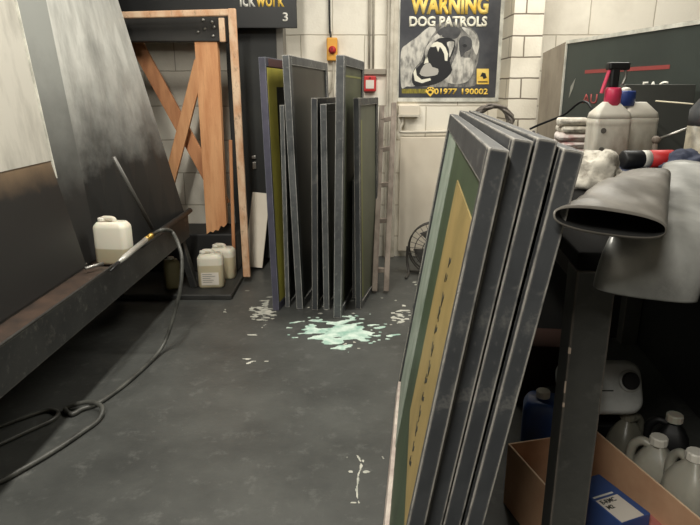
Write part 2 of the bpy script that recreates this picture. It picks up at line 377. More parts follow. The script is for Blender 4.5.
b = B(); wall_prism(b, [dogpx(p) for p in ((168, 436), (182, 416), (206, 416), (218, 432), (192, 462))], PY - .0032, .0006); pe_ = obj('paw_emblem', b, yellow_txt, pos)
b = B()
for cx, cy, r in ((192, 440, 9), (180, 428, 4), (188, 423, 4), (198, 423, 4), (206, 428, 4)):
    wall_prism(b, [dogpx((cx + r * math.cos(a * PI / 6), cy + r * .8 * math.sin(a * PI / 6))) for a in range(12)], PY - .0039, .0005)
obj('paw_print', b, mouth, pe_)
b = B(); wall_prism(b, [dogpx(p) for p in ((414, 328), (472, 328), (472, 402), (414, 402))], PY - .0032, .0006); bd_ = obj('badge', b, amber_txt, pos)
b = B(); wall_prism(b, [dogpx(p) for p in ((430, 366), (440, 346), (456, 350), (462, 372), (446, 378), (442, 366))], PY - .0039, .0005)
wall_prism(b, [dogpx(p) for p in ((420, 388), (466, 388), (466, 394), (420, 394))], PY - .0039, .0005); obj('badge_emblem', b, mouth, bd_)
def wtext(name, s, x0, y0, x1, y1, m, lay=5, par=pos, Y=PY, bold=0.02):
    a = atY(x0, y1, Y); c = atY(x1, y0, Y)
    return obj(name, text_bm(s, (a.x, Y - .0022 - lay * .0004, a.z), (1, 0, 0), (0, 0, 1), c.x - a.x, c.z - a.z, .0008, bold), m, par)
wtext('warning_lettering', 'WARNING', 410, -5, 489, 14.6, amber_txt, bold=.05)
wtext('patrols_lettering', 'DOG PATROLS', 409, 16.2, 487.5, 27, cream_txt, bold=.045)
wtext('phone_number', '01977', 434, 88.5, 457, 94.5, yellow_txt, bold=.03)
wtext('phone_number', '190002', 461.5, 88.5, 488, 94.5, yellow_txt, bold=.03)

# isolator switch with its cable
sw = thing('isolator_switch', 'yellow isolator switch with a red rotary knob on the white wall', 'switch')
a = wp(327, 61); c = wp(337.5, 38)
b = B(); bb(b, a.x, c.x, WY - .06, WY - .001, a.z, c.z); obj('housing', b, mat('yellow_switch', srgb(226, 164, 62), .45), sw, bevel=.008)
ce = wp(332.3, 50, WY - .06)
b = B(); lathe(b, [(.027, 0), (.027, .01), (.018, .014), (.018, .026), (.012, .03)], 20, Matrix.Translation(ce) @ Matrix.Rotation(PI / 2, 4, 'X')); kn_ = obj('rotary_knob', b, red_m, sw, True)
b = B(); box(b, (ce.x, ce.y - .033, ce.z), (.010, .012, .036)); obj('knob_grip', b, mat('red_grip', srgb(150, 34, 34), .5), kn_, bevel=.003)
b = B(); t = wp(328.8, -40); m_ = wp(329.5, 20); e_ = wp(330.6, 38, WY - .03)
tube(b, smooth_path([(t.x, WY - .014, 2.6), (m_.x, WY - .014, m_.z), (m_.x + .006, WY - .016, m_.z - .08), (e_.x, WY - .03, e_.z)]), .0075)
tag(obj('black_cable', b, black_pl, None, True), 'black cable running down the wall into the yellow isolator switch', 'cable')
b = B(); p = wp(333.5, 61, WY - .03); q = wp(333, 82); e2 = wp(327, 91)
tube(b, smooth_path([(p.x, WY - .03, p.z), (p.x, WY - .018, p.z - .05), (q.x, WY - .014, q.z), (q.x - .015, WY - .010, q.z - .05), (e2.x, WY - .0095, e2.z - .02), (e2.x - .1, WY - .0095, e2.z - .03)]), .009)
tag(obj('bent_conduit', b, conduit, None, True), 'pale bent conduit leaving the bottom of the yellow isolator switch', 'conduit')
# bracket strip, thin conduits and red call point
a = wp(357, 74.5); c = wp(386, 69)
b = B(); bb(b, a.x, c.x, WY - .03, WY - .001, a.z, c.z); tag(obj('cable_tray', b, mat('grey_bracket', srgb(150, 142, 128), .6), None, bevel=.003), 'short grey cable tray on the white wall above the red call point', 'cable tray')
for nm, px, lab in (('wall_conduit', 369, 'left of two thin vertical conduits rising from the grey cable tray'), ('wall_conduit', 373, 'right of two thin vertical conduits rising from the grey cable tray')):
    p = wp(px, 69); b = B(); tube(b, [(p.x, WY - .012, p.z - .002), (p.x, WY - .012, 2.93)], .008); tag(obj(nm, b, conduit, None, True), lab, 'conduit', 'thin conduits above the red call point')
cp = thing('call_point', 'small red fire call point box with white window on the wall', 'call point')
a = wp(363.5, 91.5); c = wp(376, 76)
b = B(); bb(b, a.x, c.x, WY - .05, WY - .001, a.z, c.z); obj('housing', b, red_m, cp, bevel=.008)
a2 = wp(365.8, 88.5, WY - .05); c2 = wp(374, 80, WY - .05)
b = B(); bb(b, a2.x, c2.x, WY - .053, WY - .049, a2.z, c2.z); obj('window', b, label_w, cp)
a3 = wp(366, 78, WY - .05)
b = B(); lathe(b, [(.006, 0), (.006, .008)], 12, Matrix.Translation((wp(370, 76, WY - .05).x, WY - .05, a3.z)) @ Matrix.Rotation(PI / 2, 4, 'X')); obj('key_slot', b, black_pl, cp)
# white box and pipe under the poster
a = wp(398, 116); c = wp(419, 105)
jb = thing('junction_box', 'white painted junction box on the wall just below the poster', 'junction box')
b = B(); bb(b, a.x, c.x, WY - .06, WY - .001, a.z, c.z); obj('housing', b, board_white, jb, bevel=.006)
b = B(); bb(b, a.x - .004, c.x + .004, WY - .064, WY - .06, a.z - .004, a.z + .012); obj('cover_lip', b, conduit, jb)
b = B(); p = wp(403, 116); q = wp(400, 132); r = wp(470, 130)
tube(b, smooth_path([(p.x, WY - .03, p.z - .006), (p.x - .005, WY - .03, p.z - .05), (q.x, WY - .03, q.z + .02), (q.x + .03, WY - .03, q.z), (r.x * .6 + q.x * .4, WY - .03, q.z + .004), (r.x, WY - .03, r.z - .008)]), .011)
tag(obj('wall_pipe', b, conduit, None, True), 'white painted pipe bending from the junction box along the wall', 'pipe')
a = wp(397.5, 255); c = wp(470, 137)
b = B(); bb(b, a.x, c.x, WY - .03, WY - .001, .05, c.z); tag(obj('wall_panel', b, board_white, None, bevel=.004), 'plain white panel on the back wall below the poster pipe', 'panel')
# coil on the pier
cc = atY(494, 113, 4.22)
cl = thing('cable_coil', 'grey cable coil hung on the brick pier behind the large leaning frames', 'cable coil', (cc.x, 4.24, cc.z - .05))
b = B()
pts = []
for i in range(120):
    a_ = i / 120 * 2 * PI * 6; rr = .105 + .012 * math.sin(i * .37) + .008 * math.sin(i * 1.3)
    pts.append((rr * 1.15 * math.cos(a_), .018 * math.sin(i * .71) - .005, rr * .9 * math.sin(a_)))
tube(b, pts, .0095, 8); obj('cable', b, grey_cable, cl, True)
b = B(); tube(b, [(0, .06, .085), (0, 0, .085), (0, -.012, .1)], .005); obj('hook', b, steel, cl, True)

# ------------------------------------------------------------------ black sign, cupboard panel, left timber
sy = 4.3
sa = atY(297, 28, sy)
sg = thing('shop_sign', 'wide black sign board with white and yellow lettering high on the left', 'sign')
b = B(); bb(b, -1.62, sa.x, sy, sy + .03, sa.z, 2.25); obj('sign_board', b, black_sign, sg, bevel=.003)
for xx in (-1.38, -.48):
    b = B(); bb(b, xx - .02, xx + .02, sy + .03, WY - .001, 1.95, 1.99); obj('wall_bracket', b, steel, sg)
def stext(nm, s, x0, y0, x1, y1, m):
    return wtext(nm, s, x0, y0, x1, y1, m, 0, sg, sy + .0015, .02)
stext('white_lettering', 'ick', 240, -9, 255, 7, white_txt)
stext('yellow_lettering', 'work', 256, -9, 284, 7, yellow_txt)
stext('number', '3', 282.8, 12.5, 287.8, 21.5, white_txt)
py_ = 4.42
a = atY(237, 255, py_); c = atY(277, 60, py_)
cb_ = thing('tall_board', 'tall black panel with a small latch behind the yellow-edged frame', 'panel')
b = B(); bb(b, a.x, c.x, py_, py_ + .03, .036, 1.9); obj('sheet', b, mat('black_sheet', srgb(30, 32, 31), .5, col2=srgb(38, 40, 38), scale=3), cb_)
e = atY(284, 60, py_)
b = B(); bb(b, c.x, e.x, py_ - .01, WY - .002, .0365, 1.9); obj('metal_upright', b, mat('grey_upright', srgb(128, 124, 116), .5, .2), cb_, bevel=.003, label='grey metal upright at its right edge')
l = atY(254, 157, py_)
b = B(); box(b, (l.x, py_ - .008, l.z), (.03, .016, .022)); box(b, (l.x + .002, py_ - .006, l.z - .06), (.026, .012, .05)); obj('latch', b, steel, cb_, bevel=.003, label='small metal latch')

# white board at its foot
a = atZ(262, 268, .001)
wb = B(); bl = Vector((a.x - .06, 4.2, .001)); top = atY(253, 196, 4.36)
p0 = Vector((a.x - .055, 4.22, .04)); dirv = (Vector((atY(261, 196, 4.38).x, 4.38, top.z)) - p0).normalized()
bar(wb, p0 - Vector((0, 0, .02)), p0 + dirv * .53, .13, .02, (0, 1, 0))
tag(obj('white_offcut_board', wb, board_white, None, bevel=.003), 'short white offcut board leaning against the tall black panel', 'board')

# timber trestle
ty = 4.06
tr = thing('timber_trestle', 'upended pine trestle with crossed braces and a black painted beam', 'trestle', (-.9, ty, .31))
O = Vector((-.9, ty, .31))
a = atY(120, 42, ty); c = atY(226, 15, ty)
b = B(); bb(b, a.x - .12 - O.x, c.x - O.x, -.03, .06, a.z - O.z, c.z - O.z); beam_ = obj('beam', b, mat('black_beam', srgb(38, 37, 35), .6, col2=srgb(48, 46, 43), scale=6), tr, bevel=.006)
for px, py in ((203, 20), (212, 22), (205, 29), (214, 27), (213, 36), (198, 32)):
    q = atY(px, py, ty - .03) - O; b = B(); lathe(b, [(.011, 0), (.008, .006), (.002, .008)], 10, Matrix.Translation(q) @ Matrix.Rotation(PI / 2, 4, 'X')); obj('bolt_head', b, steel, beam_, True)
t0 = atY(206.5, 42, ty) - O; t1 = atY(217, 225, ty) - O
b = B(); n = 9
prof = [(-.07, 0), (-.045, .02), (-.025, .012), (-.01, .03), (.012, .025), (.03, .06), (.05, .05), (.07, .07)]
r0 = [Vector((t1.x + x, -.02, z)) for x, z in prof] + [Vector((t0.x + .072, -.02, t0.z)), Vector((t0.x - .072, -.02, t0.z))]
r1 = [p + Vector((0, .06, .006 * (i % 3))) for i, p in enumerate(r0)]
loft(b, [r0, r1]); obj('post', b, wood, tr)
b = B(); p = atY(197, 66, ty) - O; q = atY(171, 168, ty) - O; d = (q - p); bar(b, p - d * .1 + Vector((0, .035, 0)), q + d * .25 + Vector((0, .035, 0)), .028, .085, (0, 1, 0)) if False else bar(b, p - d * .05 + Vector((0, .056, 0)), q + d * .3 + Vector((0, .056, 0)), .075, .03, (0, 1, 0)); obj('brace', b, wood, tr, bevel=.003)
b = B(); p = atY(144, 65, ty + .05) - O; q = atY(207, 180, ty + .05) - O; d = (q - p); bar(b, p - d * .3 + Vector((0, .09, 0)), q + d * .25 + Vector((0, .09, 0)), .09, .03, (0, 1, 0)); obj('brace', b, wood_dark, tr, bevel=.003)
# black plinth the trestle stands on
b = B(); pzz = .31
bb(b, -1.62, atY(236, 240, 4.03).x, 4.05, 4.41, .036, .309)
tag(obj('black_plinth', b, dark_paint, None, bevel=.01), 'low black plinth block under the pine trestle behind the white cans', 'plinth')
# lath frame
lf = thing('lath_frame', 'flaking pine lath frame with long upright standing right of the trestle', 'frame')
fy = 3.97
g = atZ(247, 277, .0365); fy = g.y
ptop = atY(232, 12, fy)
b = B(); bar(b, (g.x, fy, .037), (ptop.x, fy, ptop.z + .02), .05, .028, (0, 1, 0)); obj('upright', b, lath_m, lf, bevel=.008, seg=3)
a = atY(112, 15.5, fy); c = atY(229, 12.5, fy)
b = B(); bar(b, (a.x - .2, fy, a.z - .005), (c.x, fy, c.z), .028, .04, (0, 0, 1)); obj('top_rail', b, lath_m, lf, bevel=.008, seg=3)
b = B(); p = atY(221.5, 18, fy); q = atY(223, 42, fy); bar(b, p, q, .035, .026, (0, 1, 0)); obj('hanging_cleat', b, lath_m, lf, bevel=.004)
b = B(); p = atZ(238, 265, .0365); p.y = 4.14; p2 = atY(232.5, 180, 4.2)
pp = atY(236.5, 262, 4.18)
bar(b, (pp.x + .012, 4.03, .038), (atY(231, 150, 4.03).x, 4.03, .95), .022, .02, (0, 1, 0)); tag(obj('thin_lath', b, wood_dark, None, bevel=.003), 'thin brown lath standing between pine post and long upright', 'lath')

# ------------------------------------------------------------------ jerrycans and jugs
def jerrycan(root, w, d, h, m, capm, cap_at=.28, capr=.024, caph=.022, handle=True, r=.03, part_mat=None):
    b = B(); rings = []
    body = h * .80
    for z, s, in ((0, .94), (.012, 1.0), (body * .5, 1.0), (body, 1.0), (body + h * .05, .965), (h * .9, .86), (h * .93, .78)):
        rings.append([(x, y, z) for x, y in rrect(w * s, d * s, min(r * s, d * s * .45))])
    loft(b, rings); obj('body', b, m, root, True)
    if handle:
        b = B(); tube(b, smooth_path([(-w * .34, 0, h * .88), (-w * .26, 0, h * .985), (-w * .1, 0, h), (w * .06, 0, h * .985), (w * .1, 0, h * .91)], 5), d * .13, 10); obj('handle', b, part_mat or m, root, True)
    cx = w * cap_at
    b = B(); lathe(b, [(capr * .8, h * .90), (capr * .8, h * .955)], 18, Matrix.Translation((cx, 0, 0))); obj('neck', b, part_mat or m, root, True)
    b = B(); z = h * .95
    n = 28; prof = [(capr, z), (capr, z + caph * .85), (capr * .88, z + caph)]
    rings = [[(cx + rr * (1 + (.05 if k % 2 else 0)) * math.cos(2 * PI * k / n), rr * (1 + (.05 if k % 2 else 0)) * math.sin(2 * PI * k / n), zz) for k in range(n)] for rr, zz in prof]
    loft(b, rings); obj('cap', b, capm, root)

# can in the booth trough
can_lv = level_mat('milky_can_with_dregs', srgb(226, 221, 204), srgb(186, 176, 148), .078, .4, .003, sss=.12)
can_lv2 = level_mat('milky_can_low_dregs', srgb(220, 214, 196), srgb(192, 180, 150), .15, .4, .003, sss=.12)
# ------------------------------------------------------------------ washout booth
LZ, LB = .503, .352
lx0, lx1 = -1.067, -1.04
y0, y1 = -.2, 3.79
bt = thing('washout_booth', 'long black washout booth with stained leaning back panels and a trough', 'washout booth', (-1.2, 2.5, 0))
W = Vector((-1.2, 2.5, 0))
def L_(p): return Vector(p) - W
def lipx(y): return -1.067 + (y - 1.69) * (.027 / 2.1)
b = B()
panel(b, [L_((lipx(y0), y0, LB)), L_((lipx(y1), y1, LB)), L_((lipx(y1), y1, LZ)), L_((lipx(y0), y0, LZ))], .012)
obj('front_lip', b, tray_black, bt)
b = B(); tube(b, [L_((lipx(y0) - .004, y0, LZ + .004)), L_((lipx(2.9) - .004, 2.9, LZ + .004))], .005); tube(b, [L_((lipx(2.9) - .004, 2.9, LZ + .004)), L_((lipx(2.95) - .004, 2.95, LZ + .006)), L_((lipx(3.86) - .0, 3.84, LZ + .012))], [.006, .017, .017], 12); obj('lip_rail', b, tray_black, bt, True)
b = B(); panel(b, [L_((lipx(y0) - .012, y0, LB + .108)), L_((-1.5, y0, LB + .108)), L_((-1.5, 2.72, LB + .108)), L_((lipx(2.72) - .012, 2.72, LB + .108))], -.02); obj('trough_shelf', b, tray_brown, bt)
b = B(); panel(b, [L_((lipx(2.722) - .012, 2.722, LB + .06)), L_((-1.5, 2.722, LB + .06)), L_((-1.36, y1, LB + .06)), L_((lipx(y1) - .012, y1, LB + .06))], -.02); obj('trough_floor', b, tray_brown, bt)
b = B(); bb(b, -1.25 - W.x, -1.238 - W.x, y0 - W.y, 2.72 - W.y, LB + .109, LZ - .025); obj('inner_ledge', b, tray_black, bt)
# leaning near boards: grimy lower board and whiter upper sheet
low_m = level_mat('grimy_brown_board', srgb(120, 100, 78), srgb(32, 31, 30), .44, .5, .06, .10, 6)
e0 = Vector((-1.234, 2.70, .47)); e1 = atY(49, 156, 2.70); e2v = Vector((-1.475, 2.72, 2.2))
b = B(); dy = y0 - 2.7
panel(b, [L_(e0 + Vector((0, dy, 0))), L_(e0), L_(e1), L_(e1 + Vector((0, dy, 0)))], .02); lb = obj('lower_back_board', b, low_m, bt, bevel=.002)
# shift the mesh origin of the stain to the board's foot
lb.location = (0, 0, .47)
for v in lb.data.vertices: v.co.z -= .47
up_m = mat('streaked_white_sheet', srgb(196, 192, 181), .45, col2=srgb(138, 135, 126), scale=2.4, stretch=(3, 3, .8), lo=.45, hi=.75, detail=9)
b = B(); o2 = Vector((.008, 0, 0))
panel(b, [L_(e1 + o2 + Vector((0, dy, -.02))), L_(e1 + o2 + Vector((0, 0, -.02))), L_(e2v + o2), L_(e2v + o2 + Vector((0, dy, 0)))], .012); obj('upper_back_sheet', b, up_m, bt)
b = B(); bar(b, L_(e1 + o2 + Vector((.004, .004, -.10))), L_(e2v + o2 + Vector((.004, .004, 0))), .006, .02, (1, 0, 0)); obj('sheet_edge_strip', b, white_edge, bt)
# grey far panels
g_m = level_mat('grimy_lit_grey_panel', srgb(204, 204, 197), srgb(42, 42, 41), 1.16, .40, .30, .6, 3.2, top2=srgb(158, 158, 152))  # grime at the foot, lamp sheen and fall-off painted into the grey
fb = Vector((-1.30, 3.0, .425)); ft = atY(46, 0, 3.0); ft2 = fb + (ft - fb) * (1.85 / (ft.z - fb.z))
rb = Vector((lipx(3.78), 3.78, .425)); rt = atY(118, 0, 3.79); rt2 = rb + (rt - rb) * (1.85 / (rt.z - rb.z))
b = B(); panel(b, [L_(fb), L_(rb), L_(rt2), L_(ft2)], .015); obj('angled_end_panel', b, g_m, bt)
b = B(); nb = Vector((-1.36, 2.45, .425)); nt = nb + (ft2 - fb) * .95; panel(b, [L_(nb), L_(fb), L_(ft2), L_(nt)], .015); obj('inner_back_panel', b, level_mat('grimy_dim_panel', srgb(150, 152, 147), srgb(44, 44, 43), 1.12, .5, .36, .5, 3.2), bt)  # grime plus light fall-off in the colour, darker than the end panel
# legs
ft_ = atZ(195, 287, .036)
b = B(); bar(b, L_((lipx(3.7) - .06, 3.72, LB + .07)), L_((ft_.x, ft_.y, .037)), .045, .045); obj('leg', b, tray_black, bt, bevel=.003)
for lx, ly, lz in ((-1.42, 3.5, .037), (-1.42, 0.0, .001), (-1.10, 0.0, .001)):
    b = B(); bb(b, lx - .025 - W.x, lx + .025 - W.x, ly - .025 - W.y, ly + .025 - W.y, lz, LB + .08); obj('leg', b, tray_black, bt, bevel=.003)
b = B(); bb(b, -1.46 - W.x, -1.44 - W.x, y0 - W.y, 3.5 - W.y, .06, LB + .08); obj('rear_skirt', b, dark_paint, bt)
b = B(); bb(b, -1.47 - W.x, -1.42 - W.x, -.2 - W.y, -.15 - W.y, .001, 2.2); obj('rear_upright', b, tray_black, bt); b = B(); bb(b, -1.56 - W.x, -1.51 - W.x, 2.3 - W.y, 2.35 - W.y, .001, 2.2); obj('rear_upright', b, tray_black, bt)

cy = 2.90
cpos = Vector((atY(116, 262, cy).x, cy, LB + .0806))
jc = thing('jerrycan', 'milky white jerrycan part filled standing in the booth trough', 'jerrycan', cpos, (0, 0, -.12), 'white jerrycans')
jerrycan(jc, .172, .10, .222, can_lv, white_pl, -.28, .02, .014, True, .028, can_clear)
zz = .036
for (px, py, hh, lab, rz) in ((210.5, 288, .235, 'white can with a paper label, front of the two floor cans', .1), (222.5, 279, .225, 'pale can standing behind the labelled one, beside the plinth', -.05)):
    q = atZ(px, py, zz); q.y += .05
    t_ = thing('jerrycan', lab, 'jerrycan', q, (0, 0, rz), 'white jerrycans')
    jerrycan(t_, .165, .11, hh, can_lv2, white_pl, -.28, .02, .014, True, .03, can_clear)
    if hh == .235:
        b = B(); bb(b, -.058, .052, -.0565, -.0552, .022, .105); lo_ = obj('paper_label', b, label_w, t_)
        b = B()
        for k, ww in enumerate((.06, .08, .05, .07, .06)): bb(b, -.05, -.05 + ww, -.0572, -.0565, .092 - k * .013, .095 - k * .013)
        obj('label_print', b, mat('grey_print', srgb(120, 116, 108), .6), lo_)
q = atY(177, 274, 3.62); 
t_ = thing('jerrycan', 'yellowed can in the dark beneath the booth, left of its end leg', 'jerrycan', (atZ(177, 283, .036).x, 3.7, .036), (0, 0, .5), 'white jerrycans')
jerrycan(t_, .1, .09, .2, mat('yellowed_plastic', srgb(150, 140, 104), .5), white_pl, 0, .02, .014, False)

# lance, rods and hose
lz = LZ + .032
h1 = Vector((lipx(2.74) + .0, 2.74, lz)); 
a1 = atZ(119, 262, .545); a2 = atZ(146, 239.5, .56); a3 = atZ(153, 234.5, .57)
ln = thing('spray_lance', 'silver spray lance with brass fittings resting on the booth lip', 'spray lance')
b = B(); tube(b, [a1, a1.lerp(a2, .2), a2], [.009, .013, .013], 12); obj('grip_tube', b, mat('bright_steel', srgb(206, 204, 196), .35, .4, col2=srgb(170, 168, 160), scale=12), ln, True)
b = B()
tube(b, [a2, a2.lerp(a3, .25), a2.lerp(a3, .26), a2.lerp(a3, .5), a2.lerp(a3, .51), a2.lerp(a3, .8), a3], [.014, .014, .009, .009, .014, .014, .008], 12); obj('brass_fitting', b, brass, ln, True)
b = B(); dd = (a1 - a2).normalized(); tube(b, [a1, a1 + dd * .10 + Vector((0, 0, -.008))], [.006, .004], 10); obj('nozzle', b, black_pl, ln, True)
f1 = atZ(160, 350, .012); f2 = atZ(105, 403, .012); 
hp = [a3, atY(162, 230, a3.y - .02), atY(172, 232, 3.0), atY(179, 246, 2.93), atY(182, 262, 2.88), atY(180, 290, 2.83), atY(172, 322, 2.80)]
hp += [atZ(160, 350, .03), atZ(130, 380, .012), atZ(100, 402, .012), atZ(82, 409, .012), atZ(72, 414, .012), atZ(66, 408, .012), atZ(88, 402, .03), atZ(102, 407, .03), atZ(98, 420, .012), atZ(82, 432, .012), atZ(60, 447, .012), atZ(30, 465, .012), atZ(-5, 484, .012), atZ(-60, 510, .012)]
b = B(); tube(b, smooth_path(hp, 8), .0095, 10)
tag(obj('hose', b, hose_m, None, True), 'long grey hose drooping off the booth lip and looping on the floor', 'hose')
hp2 = [atZ(-30, 458, .010), atZ(0, 444, .010), atZ(30, 430, .010), atZ(52, 420, .010), atZ(58, 413, .010), atZ(48, 410, .010), atZ(25, 417, .010), atZ(-20, 434, .010)]
b = B(); tube(b, smooth_path(hp2, 8), .009, 10)
tag(obj('hose', b, hose_m, None, True), 'short second hose loop lying on the floor under the booth trough', 'hose')
b = B(); p = atZ(85, 268.5, .487); q = atZ(103, 263.5, .49); tube(b, [p, q], .008, 10)
tag(obj('steel_rod', b, steel, None, True), 'short steel rod lying on the ledge left of the trough jerrycan', 'rod')
b = B(); q = atY(152.5, 229, 3.22); p = atY(113.5, 157, 3.02); q.z = max(q.z, .46)
tube(b, [q, p], .011, 10); tag(obj('leaning_rod', b, mat('grey_rod', srgb(104, 102, 98), .4, .5), None, True), 'thin grey rod leaning against the tall grey booth panel', 'rod')

# ------------------------------------------------------------------ screen frames
def screen_frame(label, group, near_bot, length, height, th, w, yaw, lean, m, mesh_m, face, mesh_x, extra=None, sw=None):
    r = thing('screen_frame', label, 'screen frame', near_bot, (0, lean, yaw), group)
    b = B(); sw = sw or w; bb(b, 0, th, 0, sw, 0, height); obj('near_stile', b, m, r, bevel=.002)
    b = B(); bb(b, 0, th, length - sw, length, 0, height); obj('far_stile', b, m, r, bevel=.002)
    b = B(); bb(b, 0, th, sw, length - sw, height - w, height); obj('top_rail', b, m, r, bevel=.002)
    b = B(); bb(b, 0, th, sw, length - sw, 0, w); obj('bottom_rail', b, m, r, bevel=.002)
    b = B(); bb(b, mesh_x - .0006, mesh_x + .0006, sw, length - sw, w, height - w); obj('mesh', b, mesh_m, r)
    if extra: extra(r)
    return r
# back row: strip left px at top/bottom, bottom y, top y, length, width px
def back_frame(label, xt, yt, xb, yb, Lg, th, w, m, mm, dx=.18, mesh_off=.012, extra=None, floor=.0008, sw=None):
    pb_ = atZ(xb, yb, floor); Y = pb_.y
    pt = atY(xt, yt, Y + .0)
    lean = math.atan2(pt.x - pb_.x, pt.z - floor)
    H = (pt.z - floor) / math.cos(lean)
    yaw = -math.atan2(dx, 1)
    pos_ = (pb_.x, pb_.y, floor + (th * math.sin(lean) if lean > 0 else 0))
    return screen_frame(label, 'screen frames standing against the back wall', pos_, Lg, H, th, w, yaw, lean, m, mm, 1, th - mesh_off, extra, sw), H
def f1x(r):
    H = 1.43
    b = B(); bb(b, .0335, .0372, .019, .17, .05, H - .05); bb(b, .0335, .0372, .17, .7, H - .15, H - .05); obj('yellow_band', b, yellow_m, r)
    b = B(); bb(b, .0375, .0385, .05, .79, H - .045, H - .003); obj('rail_stain', b, maroon, r)
purple = mat('purple_inked_frame', srgb(84, 82, 98), .5, .1, col2=srgb(66, 67, 78), scale=6, wear=srgb(176, 180, 186), wear_r=.006, wear_amt=.7)
back_frame('tall frame with yellow-banded mesh at the left end of the back row', 258, 57, 273, 310.5, .80, .038, .045, purple, mesh_dark, mesh_off=.004, extra=f1x, dx=.20, sw=.018)
back_frame('low narrow frame tucked between the yellow-banded and tall dark-mesh frames', 279.5, 105, 285.5, 307, .5, .026, .03, alu, mesh_dark)
back_frame('tall frame with a wide dark mesh, left of the yellow switch', 281.5, 55, 296.5, 309, .97, .040, .05, alu, mesh_dark)
back_frame('low frame left of the tall centre frame, nearer the dark-mesh frame', 311, 98, 312, 310, .74, .036, .045, alu_dark, mesh_dark)
back_frame('slightly lower frame squeezed beside the tall centre frame', 320, 104, 323.5, 309.5, .66, .036, .045, alu, mesh_dark)
def f6x(r):
    H = 1.43
    b = B(); bb(b, .030, .034, .05, .09, .05, H - .09); bb(b, .030, .034, .09, .68, H - .10, H - .09); obj('olive_band', b, mat('olive_band', srgb(126, 128, 72), .5), r)
back_frame('tall centre frame standing furthest forward beside the red call point', 336, 55, 333.5, 318, .73, .044, .05, alu, mesh_olive, dx=.165, extra=f6x)
def f7x(r):
    b = B(); bb(b, .0235, .0275, .04, .10, .05, 1.1); obj('olive_band', b, MATS['olive_band'], r)
back_frame('low frame with a broad olive mesh at the right end of the back row', 353, 98, 355.5, 309, .55, .034, .04, alu_dark, mesh_grey, dx=.24, extra=f7x)
back_frame('short dark frame half hidden between the centre and right end frames', 352.0, 180, 352.4, 298, .30, .016, .03, alu_dark, mesh_dark)
# narrow ladder
s0 = atZ(374.5, 293, .001); s1 = atZ(386, 293, .001); Yl = s0.y
u0 = atY(382, 106, Yl + .42); u1 = atY(394, 103, Yl + .42)
ld = thing('wooden_ladder', 'narrow grey wooden ladder leaning right of the back row frames', 'ladder', (s0.x, s0.y, .001))
for a_, c_ in ((s0, u0), (s1, u1)):
    b = B(); bar(b, a_ - s0 + Vector((0, 0, .012)), c_ - s0, .034, .03, (0, 1, 0)); obj('stile', b, grey_wood, ld, bevel=.003)
for k in (.12, .38, .57, .76, .92):
    p = s0.lerp(u0, k) - s0; q = s1.lerp(u1, k) - s0
    b = B(); bar(b, p, q, .03, .03, (0, 0, 1)); obj('rung', b, grey_wood, ld, bevel=.003)

# four large leaning frames
bx, by = .024, .90
dirx = .122; yawb = -math.atan2(dirx, 1); leanb = math.atan(.152)
Lb, Hb = 1.47, 1.181
labels = ['front large frame showing green mesh and a tan stencil to the aisle', 'second large leaning frame, just behind the tan stencil frame', 'third large leaning frame from the aisle, second from the rags', 'rearmost large leaning frame, slightly lower, beside the white rags']
def bigx(r):
    for c_ in r.children:
        if c_.name.startswith('bottom_rail'): c_.data.materials[0] = worn_rail; c_['label'] = 'pale worn bottom rail'
    b = B(); bb(b, .0105, .0128, .95, Lb - .025, .055, Hb - .056); obj('pale_band', b, pale_glue, r)
    b = B(); bb(b, .0100, .0128, .028, .60, .40, 1.05); st_ = obj('stencil', b, tan_m, r)
    random.seed(3); b = B()
    for k in range(13):
        z = .92 - k * .038; y = .33 + random.uniform(-.015, .015) - .006 * k
        bar(b, (.0094, y, z), (.0094, y + random.uniform(.01, .05), z - random.uniform(.012, .032)), .009, .001, (1, 0, 0))
        bar(b, (.0094, y + .035, z - .004), (.0094, y + random.uniform(-.01, .05), z - .024), .006, .001, (1, 0, 0))
    obj('stencil_marks', b, ink_dark, st_)
nrm = Vector((math.cos(yawb), math.sin(yawb), 0))
for i in range(4):
    off = nrm * (i * .0318) / math.cos(leanb)
    slide = (.0, .03, .035, .012)[i]; hh = Hb + (0, .012, .013, .0)[i]
    base = Vector((bx, by, .0008 + .04 * math.sin(leanb))) + off + Vector((dirx, 1, 0)).normalized() * slide
    screen_frame(labels[i], 'large screen frames leaning in a stack', base, Lb, hh, .0306, .055, yawb, leanb + i * .0030, alu_dark, mesh_green if i == 0 else mesh_dark, -1, .0135, bigx if i == 0 else None, .024)

# ------------------------------------------------------------------ floor fan
fp = atY(435, 250, 4.05)
fn = thing('floor_fan', 'black wire floor fan half hidden behind the large leaning frames', 'fan', (fp.x, 4.08, 0), (0, 0, -.25))
R = .185; hz = fp.z
b = B()
for rr, yy in ((R, 0), (R, .05), (R * .72, -.035), (R * .42, -.045), (.035, -.05)):
    tube(b, [(rr * math.cos(a * PI / 20), yy, hz + rr * math.sin(a * PI / 20)) for a in range(41)], .0035 if rr < R else .006, 6)
for k in range(26):
    a_ = 2 * PI * k / 26
    tube(b, [(.03 * math.cos(a_), -.05, hz + .03 * math.sin(a_)), (R * .6 * math.cos(a_ + .15), -.042, hz + R * .6 * math.sin(a_ + .15)), (R * math.cos(a_ + .25), 0, hz + R * math.sin(a_ + .25)), (R * math.cos(a_ + .25), .05, hz + R * math.sin(a_ + .25))], .002, 5)
obj('guard', b, fan_m, fn, True)
b = B()
for k in range(4):
    a_ = k * PI / 2 + .4
    c0, s_ = math.cos(a_), math.sin(a_)
    def fpnt(rr, tt, yy): return (rr * math.cos(a_ + tt), yy, hz + rr * math.sin(a_ + tt))
    loft(b, [[fpnt(.03, -.2, .0), fpnt(.03, .2, .02), fpnt(.03, .2, .023), fpnt(.03, -.2, .003)], [fpnt(.15, -.35, -.005), fpnt(.15, .45, .03), fpnt(.15, .45, .033), fpnt(.15, -.35, -.002)]])
